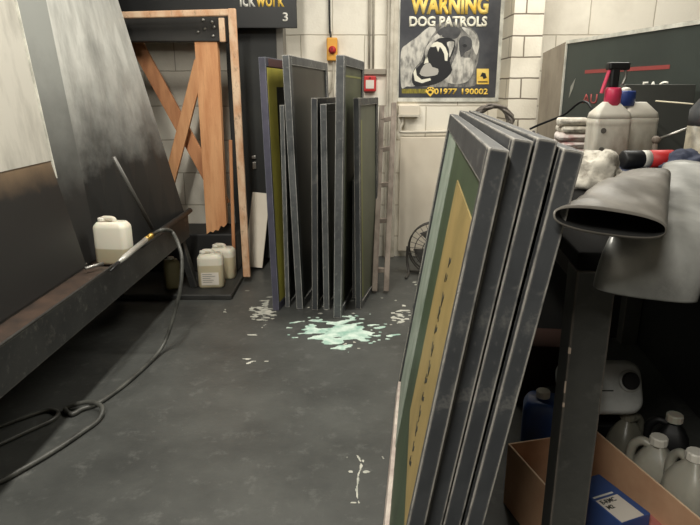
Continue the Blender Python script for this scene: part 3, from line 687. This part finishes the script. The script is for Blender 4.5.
obj('blades', b, mat('fan_blade', srgb(96, 94, 90), .4), fn)
b = B(); lathe(b, [(.03, -.03), (.055, 0), (.055, .09), (.03, .11)], 20, Matrix.Translation((0, .02, hz)) @ Matrix.Rotation(-PI / 2, 4, 'X')); obj('motor', b, black_pl, fn, True)
for sx in (-1, 1):
    b = B(); tube(b, smooth_path([(sx * (R + .008), .025, hz), (sx * (R + .01), .025, hz * .5), (sx * (R - .01), -.02, .012), (sx * (R - .01), -.14, .010)], 6), .010, 8); obj('stand_leg', b, fan_m, fn, True)
b = B(); tube(b, [(-R + .01, .03, .011), (R - .01, .03, .011)], .009, 8); obj('stand_bar', b, fan_m, fn, True)

# ------------------------------------------------------------------ bench on the right
yawr = yawb
bo = Vector((.478, 1.21, 0))
bz = .93
bn = thing('workbench', 'dark cluttered workbench on chipped black posts along the right side', 'workbench', bo, (0, 0, yawr))
def bl(p): return bo + Matrix.Rotation(yawr, 3, 'Z') @ Vector(p)
b = B(); bb(b, 0, .80, 0, 1.85, bz - .04, bz); obj('top', b, bench_m, bn, bevel=.005)
b = B(); bb(b, .0, .082, 0.0, .085, .001, bz - .041); obj('post', b, post_m, bn, bevel=.004)
for k, (z, hh) in enumerate(((.605, .028), (.57, .010), (.70, .014))):
    b = B(); bb(b, -.0005, .0025 + .0012 * (k % 3), -.0005, .003, z, z + hh); obj('paint_chip', b, mat('bare_wood_chip', srgb(206, 186, 166), .7), bn)
for lx, ly in ((.71, 0.02), (.71, 1.75), (.0, 1.75)):
    b = B(); bb(b, lx, lx + .08, ly, ly + .08, .001, bz - .041); obj('post', b, post_m, bn, bevel=.004)
b = B(); bb(b, .083, .709, .02, .05, bz - .10, bz - .041); obj('apron', b, dark_paint, bn, bevel=.003); b = B(); bb(b, .02, .05, .086, 1.74, bz - .10, bz - .041); obj('apron', b, dark_paint, bn, bevel=.003)
b = B(); bb(b, .0, .80, 1.835, 1.85, .001, bz - .041); obj('rear_light_blocker', b, dark_paint, bn)  # added black panel, keeps the space under the bench dark
b = B(); bb(b, .795, .81, -.4, 1.834, .001, bz - .041); obj('side_light_blocker', b, dark_paint, bn)  # also added, shuts light out of the under-bench from the right
# sign board on the right
sY = 4.05
tl = atY(567, 42.5, sY); tl2 = atY(700, 17, sY * 2.59 / 3.6)
dvec = Vector((tl2.x - tl.x, tl2.y - tl.y, 0)).normalized(); nv = Vector((-dvec.y, dvec.x, 0))
if nv.x > 0: nv = -nv
ztop = (tl.z + tl2.z) / 2
sb = thing('sign_panel', 'large dark sign board with red stripe and white edge standing behind the bench', 'sign')
SL = 2.0
def sp_(s, z, o=0): return Vector((tl.x, tl.y, 0)) + dvec * s + Vector((0, 0, z)) + nv * o
def sbox(bm, s0, s1, z0, z1, o0, o1):
    loft(bm, [[sp_(s0, z0, o0), sp_(s1, z0, o0), sp_(s1, z0, o1), sp_(s0, z0, o1)], [sp_(s0, z1, o0), sp_(s1, z1, o0), sp_(s1, z1, o1), sp_(s0, z1, o1)]])
b = B(); sbox(b, .012, SL, .002, ztop - .02, -.02, 0); obj('board', b, sign_black, sb)
b = B(); sbox(b, 0, SL, ztop - .02, ztop, -.03, .008); obj('top_edge', b, white_edge, sb, label='white top edge')
b = B(); sbox(b, -.004, .012, .002, ztop - .02, -.03, .008); obj('left_edge', b, white_edge, sb, label='white left edge')
def s_at(px, py):  # where the sight line meets the board face
    r = ray(px, py); P = Vector((tl.x, tl.y, 0)); den = r.x * nv.x + r.y * nv.y
    t = (P.x * nv.x + P.y * nv.y) / den
    h = Vector((r.x * t - P.x, r.y * t - P.y, 0)); return h.dot(dvec), CAMH + r.z * t
s0_, z0_ = s_at(585, 72.5); s1_, z1_ = s_at(670, 66)
zm = (z0_ + z1_) / 2
b = B(); sbox(b, s0_, s1_, zm - .010, zm + .010, .0002, .0016); obj('red_stripe', b, red_stripe, sb)
def stxt(nm, s, x0, y0, x1, y1, m):
    sa_, za = s_at(x0, y1); sc_, zc = s_at(x1, y0)
    return obj(nm, text_bm(s, sp_(sa_, za, .0015), dvec, (0, 0, 1), sc_ - sa_, zc - za, .0006, .015), m, sb)
stxt('red_lettering', 'AU', 582, 94, 598, 103.5, red_stripe)
stxt('white_lettering', 'FAC', 642, 81, 669, 92, white_txt)
sa_, za = s_at(569, 98); sc_, zc = s_at(575, 78)
b = B(); loft(b, [[sp_(sa_, za, .0005), sp_(sa_ + .04, za + .06, .0005), sp_(sc_ + .01, zc, .0005), sp_(sa_ + .01, zc - .05, .0005)], [sp_(sa_, za, .002), sp_(sa_ + .04, za + .06, .002), sp_(sc_ + .01, zc, .002), sp_(sa_ + .01, zc - .05, .002)]]); obj('tape_scrap', b, mat('grey_tape', srgb(150, 150, 142), .5), sb)
# plywood offcut by the pier
pq = [atY(565.5, 42, 4.08), atY(543, 53, 4.27)]
b = B(); P0 = pq[0]; P1 = pq[1]; zt0, zt1 = P0.z, P1.z
n_ = Vector((P1.y - P0.y, -(P1.x - P0.x), 0)).normalized() * .012
r0 = [Vector((P0.x, P0.y, .002)), Vector((P1.x, P1.y, .002)), Vector((P1.x, P1.y, zt1)), Vector((P0.x, P0.y, zt0))]
loft(b, [r0, [p + n_ for p in r0]]); tag(obj('plywood_offcut', b, ply, None), 'grey plywood offcut standing between the brick pier and the dark sign', 'board')

# things on the bench -------------------------------------------------
def rag(name, label, cat, c, size, m, seed, squash=1, group=None, sub=4):
    b = B(); bmesh.ops.create_icosphere(b, subdivisions=sub, radius=1)
    for v in b.verts:
        d = v.co.copy(); f = 1 + .34 * noise.noise(d * 1.7 + Vector((seed, 0, 0))) + .18 * noise.noise(d * 4 + Vector((0, seed, 0))) + .09 * abs(noise.noise(d * 9 + Vector((0, 0, seed))))
        v.co = Vector((d.x * size[0] * f, d.y * size[1] * f, max(0, (d.z + .25) * size[2] * f)))
    o = obj(name, b, m, None, True); o.location = c; return tag(o, label, cat, group)
Y_ = 2.95
for (px0, px1, ytop, ybase, Yc, lab, capm, capc, rz) in ((594, 631, 103, 155, 2.50, 'smoky can on the bench under the pink trigger head', pink_pl, 0, -.55), (621, 657, 103, 155, 2.66, 'smoky can with blue cap on the bench beside the trigger can', blue_pl, -.30, -.05)):
    c0 = atY((px0 + px1) / 2, ybase, Yc)
    w = (px1 - px0) * Yc / 600 * .97; c0.x -= .032
    zt = atY(px0, ytop, Yc).z
    t_ = thing('jerrycan', lab, 'jerrycan', (c0.x, Yc, bz + .0005), (0, 0, 0), 'smoky cans on the bench')
    b = B(); hh = zt - bz
    dd = .11
    rings = [[(x, y, z) for x, y in rrect(w * s, dd * s, .02 * s)] for z, s in ((0, .95), (.01, 1), (hh * .66, 1), (hh * .68, .985), (hh * .7, 1), (hh * .78, 1))]
    loft(b, rings); obj('body', b, bench_can_m, t_, True)
    b = B(); rings = [[(x, y, z) for x, y in rrect(w * s, dd * s, .02 * s)] for z, s in ((hh * .78, 1.0), (hh * .86, .93), (hh, .42), (hh + .004, .36))]
    loft(b, rings); obj('shoulder', b, can_shoulder, t_, True)
    if capm is pink_pl:
        b = B(); lathe(b, [(.032, hh - .01), (.032, hh + .05), (.026, hh + .06)], 20, Matrix.Translation((.005, 0, 0))); obj('collar', b, pink_pl, t_, True, label='bright pink collar')
        b = B(); bb(b, -.018, .018, -.02, .02, hh + .058, hh + .14); bb(b, -.03, .055, -.022, .022, hh + .125, hh + .155); th_ = obj('trigger_head', b, black_pl, t_, bevel=.008)
        b = B(); tube(b, smooth_path([(.04, -.005, hh + .13), (.045, -.005, hh + .10), (.035, -.005, hh + .07)], 5), .006, 8); obj('trigger', b, steel, th_, True)
        b = B(); box(b, (-.03, 0, hh + .085), (.008, .024, .10), (0, .25, 0)); obj('pink_guard', b, pink_pl, t_, bevel=.003)
    else:
        b = B(); lathe(b, [(.042, 0), (.042, .055), (.038, .062)], 24, Matrix.Translation((-.06, -.0, hh - .012))); bc_ = obj('cap', b, blue_pl, t_, True, label='blue cap')
        b = B(); bmesh.ops.create_icosphere(b, subdivisions=2, radius=.022, matrix=Matrix.Translation((-.06, 0, hh + .05)) @ Matrix.Diagonal((1.1, 1, .7, 1))); obj('cap_tip', b, white_pl, bc_, True, label='white tip')
    if capm is pink_pl:
        for k in range(3): b = B(); lathe(b, [(.011, 0), (.011, .002)], 12, Matrix.Translation((-w / 2 + .035, -.056, hh * .62 - k * .075)) @ Matrix.Rotation(PI / 2, 4, 'X')); obj('hazard_mark', b, mat('grey_mark', srgb(96, 92, 86), .6), t_)
c0 = atY(604, 182, 2.02)
rag('crumpled_rag', 'crumpled dirty white rag on the bench in front of the smoky cans', 'rag', (c0.x, 2.12, bz + .001), (.105, .11, .10), rag_m, 2.3)
c0 = atY(569, 140, 2.62)
rb_ = thing('folded_cloths', 'stack of folded white cloths with pink stains behind the leaning frames', 'cloths', (c0.x + .025, 2.66, bz + .001), (0, 0, -.15))
zc_ = 0
for k in range(7):
    b = B(); hh = .031; wv = .13 + .012 * math.sin(k * 2.1)
    rings = []
    for i in range(9):
        u = -1 + 2 * i / 8
        rings.append([(x + .006 * math.sin(k * 3 + u * 2), u * .075, zc_ + z + .004 * math.sin(u * 5 + k) + hh / 2) for x, z in rrect(wv * (1 - .1 * abs(u) ** 4), hh * (.96 - .3 * abs(u) ** 6), .012)])
    loft(b, rings); obj('folded_cloth', b, pinkrag if k in (2, 3, 4) else rag_m, rb_, True); zc_ += hh * .98
rag('dark_rag', 'small dark rag left of the folded white cloths on the bench', 'rag', (c0.x - .125, 2.72, bz + .001), (.05, .06, .11), mat('charcoal_cloth', srgb(52, 50, 50), .85, col2=srgb(70, 66, 64), scale=14), 7.1)
# spray can lying down
c0 = atY(630, 158, 2.22)
ct = thing('spray_can', 'black aerosol can with red and white label lying on the bench', 'spray can', (c0.x - .02, 2.24, bz + .034 + .048), (0, PI / 2, .15))
b = B(); lathe(b, [(.026, .0), (.033, .006), (.033, .075), (.031, .078)], 24); obj('cap', b, black_pl, ct, True)
b = B(); lathe(b, [(.032, .078), (.033, .08), (.033, .105)], 24); obj('white_band', b, white_pl, ct, True)
b = B(); lathe(b, [(.033, .105), (.033, .2), (.028, .205)], 24); obj('body', b, red_m, ct, True)
c0 = atY(672, 160, 2.16)
rag('navy_cloth', 'crumpled navy cloth on the bench right of the aerosol can', 'cloth', (c0.x + .06, 2.15, bz + .048), (.085, .07, .055), navy_cloth, 4.2)
b = B(); rings = [[(x, y, z) for x, y in rrect(.30 * k_, .17 * k_, .03, 5)] for z, k_ in ((0, .97), (.012, 1), (.036, 1), (.046, .95))]
loft(b, rings); o = obj('folded_sheet', b, navy_cloth, None, True); o.location = (c0.x - .05, 2.24, bz + .001); tag(o, 'flat folded navy sheet under the aerosol can on the bench', 'cloth')
# scraper rod
tw = thing('scraper', 'metal rod with round grey knob angled up beside navy cloth', 'tool')
p = atY(656, 140, 2.5); q = atY(694, 126, 2.45)
p.z = max(p.z, bz + .03)
b = B(); bmesh.ops.create_icosphere(b, subdivisions=3, radius=.017, matrix=Matrix.Translation(p)); obj('knob', b, grey_wood, tw, True)
b = B(); tube(b, [p + (q - p).normalized() * .015, q], .006, 10); obj('rod', b, steel, tw, True)
b = B(); tube(b, [p, (p.x, p.y, bz + .001)], [.009, .012], 12); obj('stem', b, grey_wood, tw, True)
# tub of paint at the right edge
c0 = atY(702, 150, 2.3)
bt2 = thing('bottle', 'dirty pale bottle with yellow cap tag at right end of bench', 'bottle', (c0.x + .015, 2.3, bz + .001))
zt = atY(700, 92, 2.3).z - bz
b = B(); lathe(b, [(.07, 0), (.075, .008), (.075, zt * .62)], 28); obj('body', b, mat('dirty_clear_plastic', srgb(176, 168, 146), .4, col2=srgb(110, 104, 90), scale=10), bt2, True)
b = B(); lathe(b, [(.075, zt * .62), (.075, zt * .8), (.03, zt), (.03, zt + .02)], 28); obj('shoulder', b, mat('smoke_plastic', srgb(80, 82, 84), .35), bt2, True)
b = B(); lathe(b, [(.03, 0), (.03, .004)], 20, Matrix.Translation((-.02, -.073, zt * .84)) @ Matrix.Rotation(PI / 2, 4, 'X')); obj('yellow_tag', b, mat('yellow_tag', srgb(226, 200, 60), .5), bt2)
b = B(); lathe(b, [(.034, 0), (.034, .03)], 20, Matrix.Translation((0, 0, zt + .018))); obj('cap', b, mat('grey_cap', srgb(150, 150, 146), .5), bt2)
# taut cord and black cable
b = B(); p = atY(656, 101, 2.60); q = atY(693, 104, 2.34); tube(b, [p, q], .003, 8); tag(obj('cord', b, mat('cream_cord', srgb(214, 206, 180), .7), None, True), 'taut cream cord from the blue capped can to the yellow tagged bottle', 'cord')
b = B(); p = atY(541, 124, 3.35); q = atY(588, 103, 3.05); tube(b, smooth_path([atY(530, 129, 3.4), p, p.lerp(q, .5) + Vector((0, 0, -.006)), q, (q.x + .09, q.y - .1, bz + .004)], 6), .006, 8); tag(obj('cable', b, black_pl, None, True), 'thin black cable stretched across the bench in front of the sign', 'cable')
# dark carton behind cans hiding lower sign lettering
cbx = atY(664, 86, 2.82)
b = B(); bb(b, -.15, .17, -.03, .03, 0, atY(664, 84.5, 2.8).z - bz)
o = obj('dark_carton', b, mat('dark_grey_carton', srgb(78, 79, 75), .6), None, bevel=.004); o.location = (cbx.x - .03, 2.84, bz + .001); o.rotation_euler = (0, 0, .0)
tag(o, 'dark grey carton behind the blue capped can, under the white lettering', 'carton')

# flattened sleeves -----------------------------------------------------
def sleeve(name, label, sections, m, par_kind, thick=.004, crump=.006, seed=1.0):
    """sections: (centre, width vector, up vector half sizes)"""
    root = thing(name, label, 'sleeve', sections[0][0])
    n = 40; O_ = Vector(sections[0][0])
    def ringpts(k, sh):
        c_, wv, uv = [Vector(v) for v in sections_s[k]]
        out = []
        for j in range(n):
            a_ = 2 * PI * j / n; cw, su = math.cos(a_), math.sin(a_)
            ex = math.copysign(abs(cw) ** .8, cw); ey = math.copysign(abs(su) ** .8, su)
            f = 1 - sh / max(uv.length, .02)
            f2 = 1 - sh / wv.length
            p = c_ + wv * ex * f2 + uv * ey * f
            nn = noise.noise(p * 9 + Vector((seed, seed, 0))) + .5 * noise.noise(p * 22)
            edge = min(1, k / 6)
            p = p + uv.normalized() * nn * crump * edge * (1 if su > 0 else .2)
            out.append(p - O_)
        return out
    sm = []
    C_ = smooth_path([s[0] for s in sections], 8); Wd = smooth_path([s[1] for s in sections], 8); U_ = smooth_path([s[2] for s in sections], 8)
    sections_s = list(zip(C_, Wd, U_))
    outer = [ringpts(k, 0) for k in range(len(sections_s))]
    inner = [ringpts(k, thick) for k in range(len(sections_s))]
    b = B(); loft(b, outer, False, False); 
    # rims
    for k in (0, -1):
        o_, i_ = outer[k], inner[k]
        vs = [b.verts.new(p) for p in o_]; vi = [b.verts.new(p) for p in i_]
        for j in range(n): b.faces.new((vs[j], vs[(j + 1) % n], vi[(j + 1) % n], vi[j]))
    bmesh.ops.remove_doubles(b, verts=b.verts, dist=.0002)
    obj('outer_skin', b, m, root, True)
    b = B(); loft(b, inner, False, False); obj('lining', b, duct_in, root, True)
    return root
# upper sleeve
Lm, Rm = atY(553, 214.5, .845), atY(667, 230.5, .945)
Lf, Rf = atY(618, 181, 1.52), atY(671, 176, 1.46)
def edge_sec(t, hz, dz=0, tw=0):
    a_, c_ = Lm.lerp(Lf, t), Rm.lerp(Rf, t)
    return ((a_ + c_) / 2 + Vector((0, 0, dz)), (c_ - a_) / 2, Vector((0, .1 * hz, hz)))
sleeve('flattened_sleeve', 'flattened grey duct sleeve with open dark mouth resting on the bench corner', [
    edge_sec(0, .021), edge_sec(.12, .025), edge_sec(.35, .030), edge_sec(.65, .030), edge_sec(1, .026)], duct_m, 'duct', seed=3.0, crump=.010)
# drooping sleeve
M1 = atY(645, 293, 1.10); r2 = (atY(697, 300, 1.095) - atY(594, 287, 1.105)) / 2
sleeve('drooping_sleeve', 'shiny grey duct sleeve drooping over bench front beneath the flattened one', [
    (M1, r2, (-.004, -.034, -.002)),
    (M1 + Vector((.004, -.004, .045)), r2, (-.002, -.032, .0)),
    (M1 + Vector((.02, .006, .09)), r2 * 1.0, (0, -.022, .008)),
    (M1 + Vector((.055, .05, .118)), r2 * .98, (0, -.008, .014)),
    (M1 + Vector((.16, .20, .125)), r2 * .9 + Vector((0, -.02, 0)), (0, 0, .014)),
    (M1 + Vector((.31, .42, .13)), r2 * .9 + Vector((0, -.03, 0)), (0, 0, .022)),
    (M1 + Vector((.43, .62, .15)), r2 * .9 + Vector((0, -.04, 0)), (0, 0, .036))], sleeve_m, 'duct', seed=6.0, crump=.005)

# under the bench -------------------------------------------------------
# open carton
Bc = atZ(596, 431, .21); Ac = atZ(512, 454, .21)
ang = math.radians(14)
u_ = Vector((math.cos(ang), math.sin(ang), 0)); v_ = Vector((math.sin(ang), -math.cos(ang), 0))
cw, cd, chh = .31, .46, .21
org = Vector((Bc.x, Bc.y, 0)) - u_ * cw
cx_ = thing('open_carton', 'open brown cardboard box on the floor between the post and the jugs', 'box', (org.x, org.y, .001), (0, 0, ang))
def wallp(nm, x0, x1, y0, y1, z0, z1, m=card):
    b = B(); bb(b, x0, x1, y0, y1, z0, z1); return obj(nm, b, m, cx_, bevel=.001)
tk = .005
wallp('bottom', 0, cw, -cd, 0, 0, tk); wallp('side', 0, tk, -cd, 0, tk, chh); wallp('side', cw - tk, cw, -cd, 0, tk, chh)
wallp('end', tk, cw - tk, -tk, 0, tk, chh); wallp('end', tk, cw - tk, -cd, -cd + tk, tk, chh)
wallp('rim', cw - tk, cw, -cd, 0, chh, chh + .002, card_edge); wallp('rim', 0, tk, -cd, 0, chh, chh + .002, card_edge); wallp('rim', tk, cw - tk, -tk, 0, chh, chh + .002, card_edge)
# blue carton inside
q = atZ(601, 492, .15)
bc = thing('ink_carton', 'blue carton with white paper label standing inside the open cardboard box', 'carton', (q.x, q.y, .007), (0, 0, math.radians(22)))
b = B(); bb(b, -.045, .06, -.12, .07, 0, .142); obj('carton_body', b, blue_box, bc, bevel=.003)
b = B(); bb(b, -.043, .035, -.119, -.025, .1422, .1436); pl_ = obj('paper_label', b, label_w, bc)
b = B(); bb(b, -.04, .03, -.016, -.010, .1422, .1434); obj('white_line', b, white_txt, bc)
obj('label_lettering', text_bm('E-RMC', (-.036, -.046, .1436), (1, 0, 0), (0, 1, 0), .05, .016, .0006, .03), ink_dark, pl_)
obj('label_lettering', text_bm('M2', (-.036, -.068, .1436), (1, 0, 0), (0, 1, 0), .022, .015, .0006, .03), ink_dark, pl_)
b = B(); bb(b, .085, .15, -.16, -.06, 0, .10)
rr_ = obj('red_packet', b, mat('pink_packet', srgb(176, 110, 104), .6), None, bevel=.004); rr_.location = (q.x, q.y - .01, .008); rr_.rotation_euler = (0, 0, math.radians(16))
tag(rr_, 'small pinkish packet beside the blue carton in the cardboard box', 'packet')

def jug(label, px, py, zc, rz, h=.26, m=jug_grey, capm=white_pl, name='jug', dy=0, w=.15):
    q = atZ(px, py, zc)
    r = thing(name, label, 'jug', (q.x, q.y + dy, .001), (0, 0, rz), 'grey jugs under the bench')
    b = B(); rings = []
    for z, s, ox in ((0, .93, 0), (.01, 1, 0), (h * .55, 1, 0), (h * .68, .93, 0), (h * .82, .62, .012), (h * .9, .34, .02), (h * .93, .3, .02)):
        rings.append([(x + ox * 0, y, z) for x, y in rrect(w * s, w * .82 * s, w * s * .3, 6)])
    loft(b, rings); obj('body', b, m, r, True)
    b = B(); tube(b, smooth_path([(-.018, 0, h * .88), (-.045, 0, h * .90), (-.068, 0, h * .8), (-.072, 0, h * .62), (-.062, 0, h * .5)], 6), .014, 10); obj('handle', b, m, r, True)
    b = B(); lathe(b, [(.019, h * .9), (.019, h * .95)], 16); obj('neck', b, m, r, True)
    b = B(); n = 24; rings = [[(rr * (1 + (.05 if k % 2 else 0)) * math.cos(2 * PI * k / n), rr * (1 + (.05 if k % 2 else 0)) * math.sin(2 * PI * k / n), z) for k in range(n)] for rr, z in ((.025, h * .935), (.025, h * .935 + .02), (.022, h * .935 + .024))]
    loft(b, rings); obj('cap', b, capm, r)
    return r
jug('grey jug behind the carton, middle of the three with white cap', 659, 439, .245, -.7, .245, w=.125)
jug('grey jug with white cap at the right edge of the photo', 696, 453, .29, -1.2, .29, w=.14)
jug('murky grey jug without a white cap, left of the other jugs', 632, 424, .23, -2.6, .25, m=mat('murky_plastic', srgb(112, 110, 98), .35, col2=srgb(90, 88, 80), scale=6), capm=MATS['murky_plastic'] if 'murky_plastic' in MATS else jug_grey, dy=.03, w=.118)
jug('black bottle with a pale cap at the back of the jugs', 678, 420, .235, -.5, .235, m=black_pl, capm=can_clear, name='dark_jug', w=.11, dy=.02)
# grey can lying on a crate, cap towards the aisle
crz = .18
q = atZ(622, 388, .36)
cr = B(); bb(cr, -.09, .15, .06, .34, 0, crz)
o = obj('black_crate', cr, black_pl, None, bevel=.006); o.location = (q.x - .02, q.y + .02, .001); tag(o, 'low black crate in the dark under the bench behind the jugs', 'crate')
gj = thing('grey_can', 'grey plastic can lying with its round black cap facing out', 'can', (q.x - .028, q.y + .215, crz + .0015 + .0765), (PI / 2 - .45, 0, 0), None)
gm = mat('grey_can_plastic', srgb(192, 194, 191), .45, col2=srgb(156, 158, 155), scale=5)
b = B(); rings = [[(x, y, z) for x, y in rrect(.205 * s, .17 * s, .045 * s, 6)] for z, s in ((0, .94), (.012, 1), (.20, 1), (.22, .97), (.235, .88), (.238, .8))]
loft(b, rings); obj('body', b, gm, gj, True)
b = B(); lathe(b, [(.034, .236), (.034, .245), (.028, .247)], 24, Matrix.Translation((.052, .02, 0))); obj('neck_ring', b, gm, gj, True)
b = B(); lathe(b, [(.027, .244), (.027, .254), (.024, .257)], 24, Matrix.Translation((.052, .02, 0))); obj('cap', b, black_pl, gj)
b = B(); bb(b, -.09, .0, -.012, -.008, .2375, .240); obj('moulded_groove', b, black_pl, gj)
# blue drum and brown box behind the post
q = atZ(545, 396, .27)
bd = thing('blue_can', 'blue plastic can with white cap behind the black bench post', 'can', (q.x, q.y + .0, .001), (0, 0, -.3))
jerrycan(bd, .135, .12, .28, navy_pl, white_pl, -.05, .022, .024, False)
q = atZ(548, 420, .001)
b = B(); bb(b, -.06, .15, 0, .2, 0, .27)
o = obj('brown_carton', b, dark_card, None, bevel=.003); o.location = (bl((.20, 1.0, 0)).x - .05, bl((.2, 1.05, 0)).y, .001); o.rotation_euler = (0, 0, yawr); tag(o, 'plain brown carton in the shadow under the bench behind the blue can', 'carton')

# ------------------------------------------------------------------ floor spill and chips (low relief flakes nobody could count)
def flakes(name, label, cat, x0, x1, y0, y1, nx, ny, fn_, m, h=.0025, step=1):
    b = B(); dx = (x1 - x0) / nx; dyy = (y1 - y0) / ny; V = {}
    def vert(i, j):
        if (i, j) not in V:
            V[(i, j)] = b.verts.new((x0 + i * dx + .3 * dx * noise.noise(Vector((i * .9, j * .7, 3))), y0 + j * dyy + .3 * dyy * noise.noise(Vector((i * .8, j * .9, 9))), h))
        return V[(i, j)]
    for i in range(nx):
        for j in range(ny):
            if fn_(x0 + (i + .5) * dx, y0 + (j + .5) * dyy):
                b.faces.new((vert(i, j), vert(i + 1, j), vert(i + 1, j + 1), vert(i, j + 1)))
    r = bmesh.ops.extrude_face_region(b, geom=list(b.faces))
    for e in r['geom']:
        if isinstance(e, bmesh.types.BMVert): e.co.z = .0003
    o = obj(name, b, m); tag(o, label, cat); o['kind'] = 'stuff'; return o
sc0 = atZ(341, 332, 0)
def spill_f(x, y):
    u = (x - sc0.x) / .25; v = (y - sc0.y) / .24
    # diagonal streaks
    d = 1 - math.sqrt(u * u + v * v)
    n_ = noise.noise(Vector((x * 9 + y * 6, y * 22 - x * 9, 1))) * .9 + noise.noise(Vector((x * 30, y * 52, 5))) * .35
    return d * .9 + n_ * 1.0 > .30
flakes('dried_ink_spill', 'pale green dried ink spilled on the floor before the back row frames', 'spill', sc0.x - .32, sc0.x + .32, sc0.y - .3, sc0.y + .3, 150, 150, spill_f, spill_m)
def chips_f(x, y):
    n_ = noise.noise(Vector((x * 5, y * 4, 2))) + .8 * noise.noise(Vector((x * 26, y * 40, 8)))
    return n_ > .82 - .36 * max(0, 1 - abs(y - 3.4) / .5) * (1.0 if x > .0 or x < -.35 else .6) and not spill_f(x, y)
flakes('floor_chips', 'pale paint chips scattered over the dark concrete floor', 'chips', -.75, .62, 2.5, 4.15, 200, 240, chips_f, chip_m, .0015)
def crack_f(x, y):
    c_ = sc1.x + .02 * noise.noise(Vector((y * 8, 0, 0))) * 2
    return abs(x - c_) < .0025 + .006 * noise.noise(Vector((y * 40, 1, 0))) or (noise.noise(Vector((x * 30, y * 30, 4))) > .5 and abs(x - sc1.x - .05) < .09)
sc1 = atZ(358, 478, 0)
flakes('floor_flakes', 'small patch of whitish flakes on bare floor near the front frame', 'chips', sc1.x - .1, sc1.x + .14, sc1.y - .13, sc1.y + .13, 90, 90, crack_f, chip_m, .0012)

# ------------------------------------------------------------------ lamps
def lamp(name, loc, sx, sy_, watts, col=(1, .965, .88), lab=''):
    t_ = thing('ceiling_light', lab, 'ceiling light', loc)
    b = B(); bb(b, -sx / 2 - .03, sx / 2 + .03, -sy_ / 2 - .03, sy_ / 2 + .03, .0, .06); obj('housing', b, white_pl, t_)
    b = B(); bb(b, -sx / 2, sx / 2, -sy_ / 2, sy_ / 2, -.012, -.001); obj('diffuser', b, mat('lit_diffuser', srgb(255, 250, 235), .5, emit=(1, .95, .86, 1), estr=3), t_)
    d = bpy.data.lights.new(name, 'AREA'); d.shape = 'RECTANGLE'; d.size = sx; d.size_y = sy_; d.energy = watts; d.color = col
    o = bpy.data.objects.new(name, d); COL.objects.link(o); o.location = (loc[0], loc[1], loc[2] - .02)
lamp('lamp_back', (1.25, 3.45, 2.885), 1.7, .16, 50, lab='fluorescent ceiling light nearest the brick pier')
lamp('lamp_mid', (-.6, 2.1, 2.885), .16, 1.5, 56, lab='fluorescent ceiling light above the open floor')
lamp('lamp_front', (-.7, -.9, 2.885), .16, 1.5, 95, lab='fluorescent ceiling light behind the camera')
w = bpy.data.worlds.new('world'); SC.world = w; w.use_nodes = True
w.node_tree.nodes['Background'].inputs[0].default_value = (.02, .02, .02, 1); w.node_tree.nodes['Background'].inputs[1].default_value = 1

# ------------------------------------------------------------------ camera
cam = bpy.data.cameras.new('camera'); cam.sensor_width = 36; cam.sensor_fit = 'HORIZONTAL'; cam.lens = F / 700 * 36; cam.clip_start = .02
co = bpy.data.objects.new('camera', cam); COL.objects.link(co); co.location = (0, 0, CAMH); co.rotation_euler = (PI / 2 - PITCH, 0, 0)
SC.camera = co
SC.view_settings.view_transform = 'Standard'; SC.view_settings.look = 'None'; SC.view_settings.gamma = 1; SC.view_settings.use_curve_mapping = False
SC.view_settings.exposure = 0.12
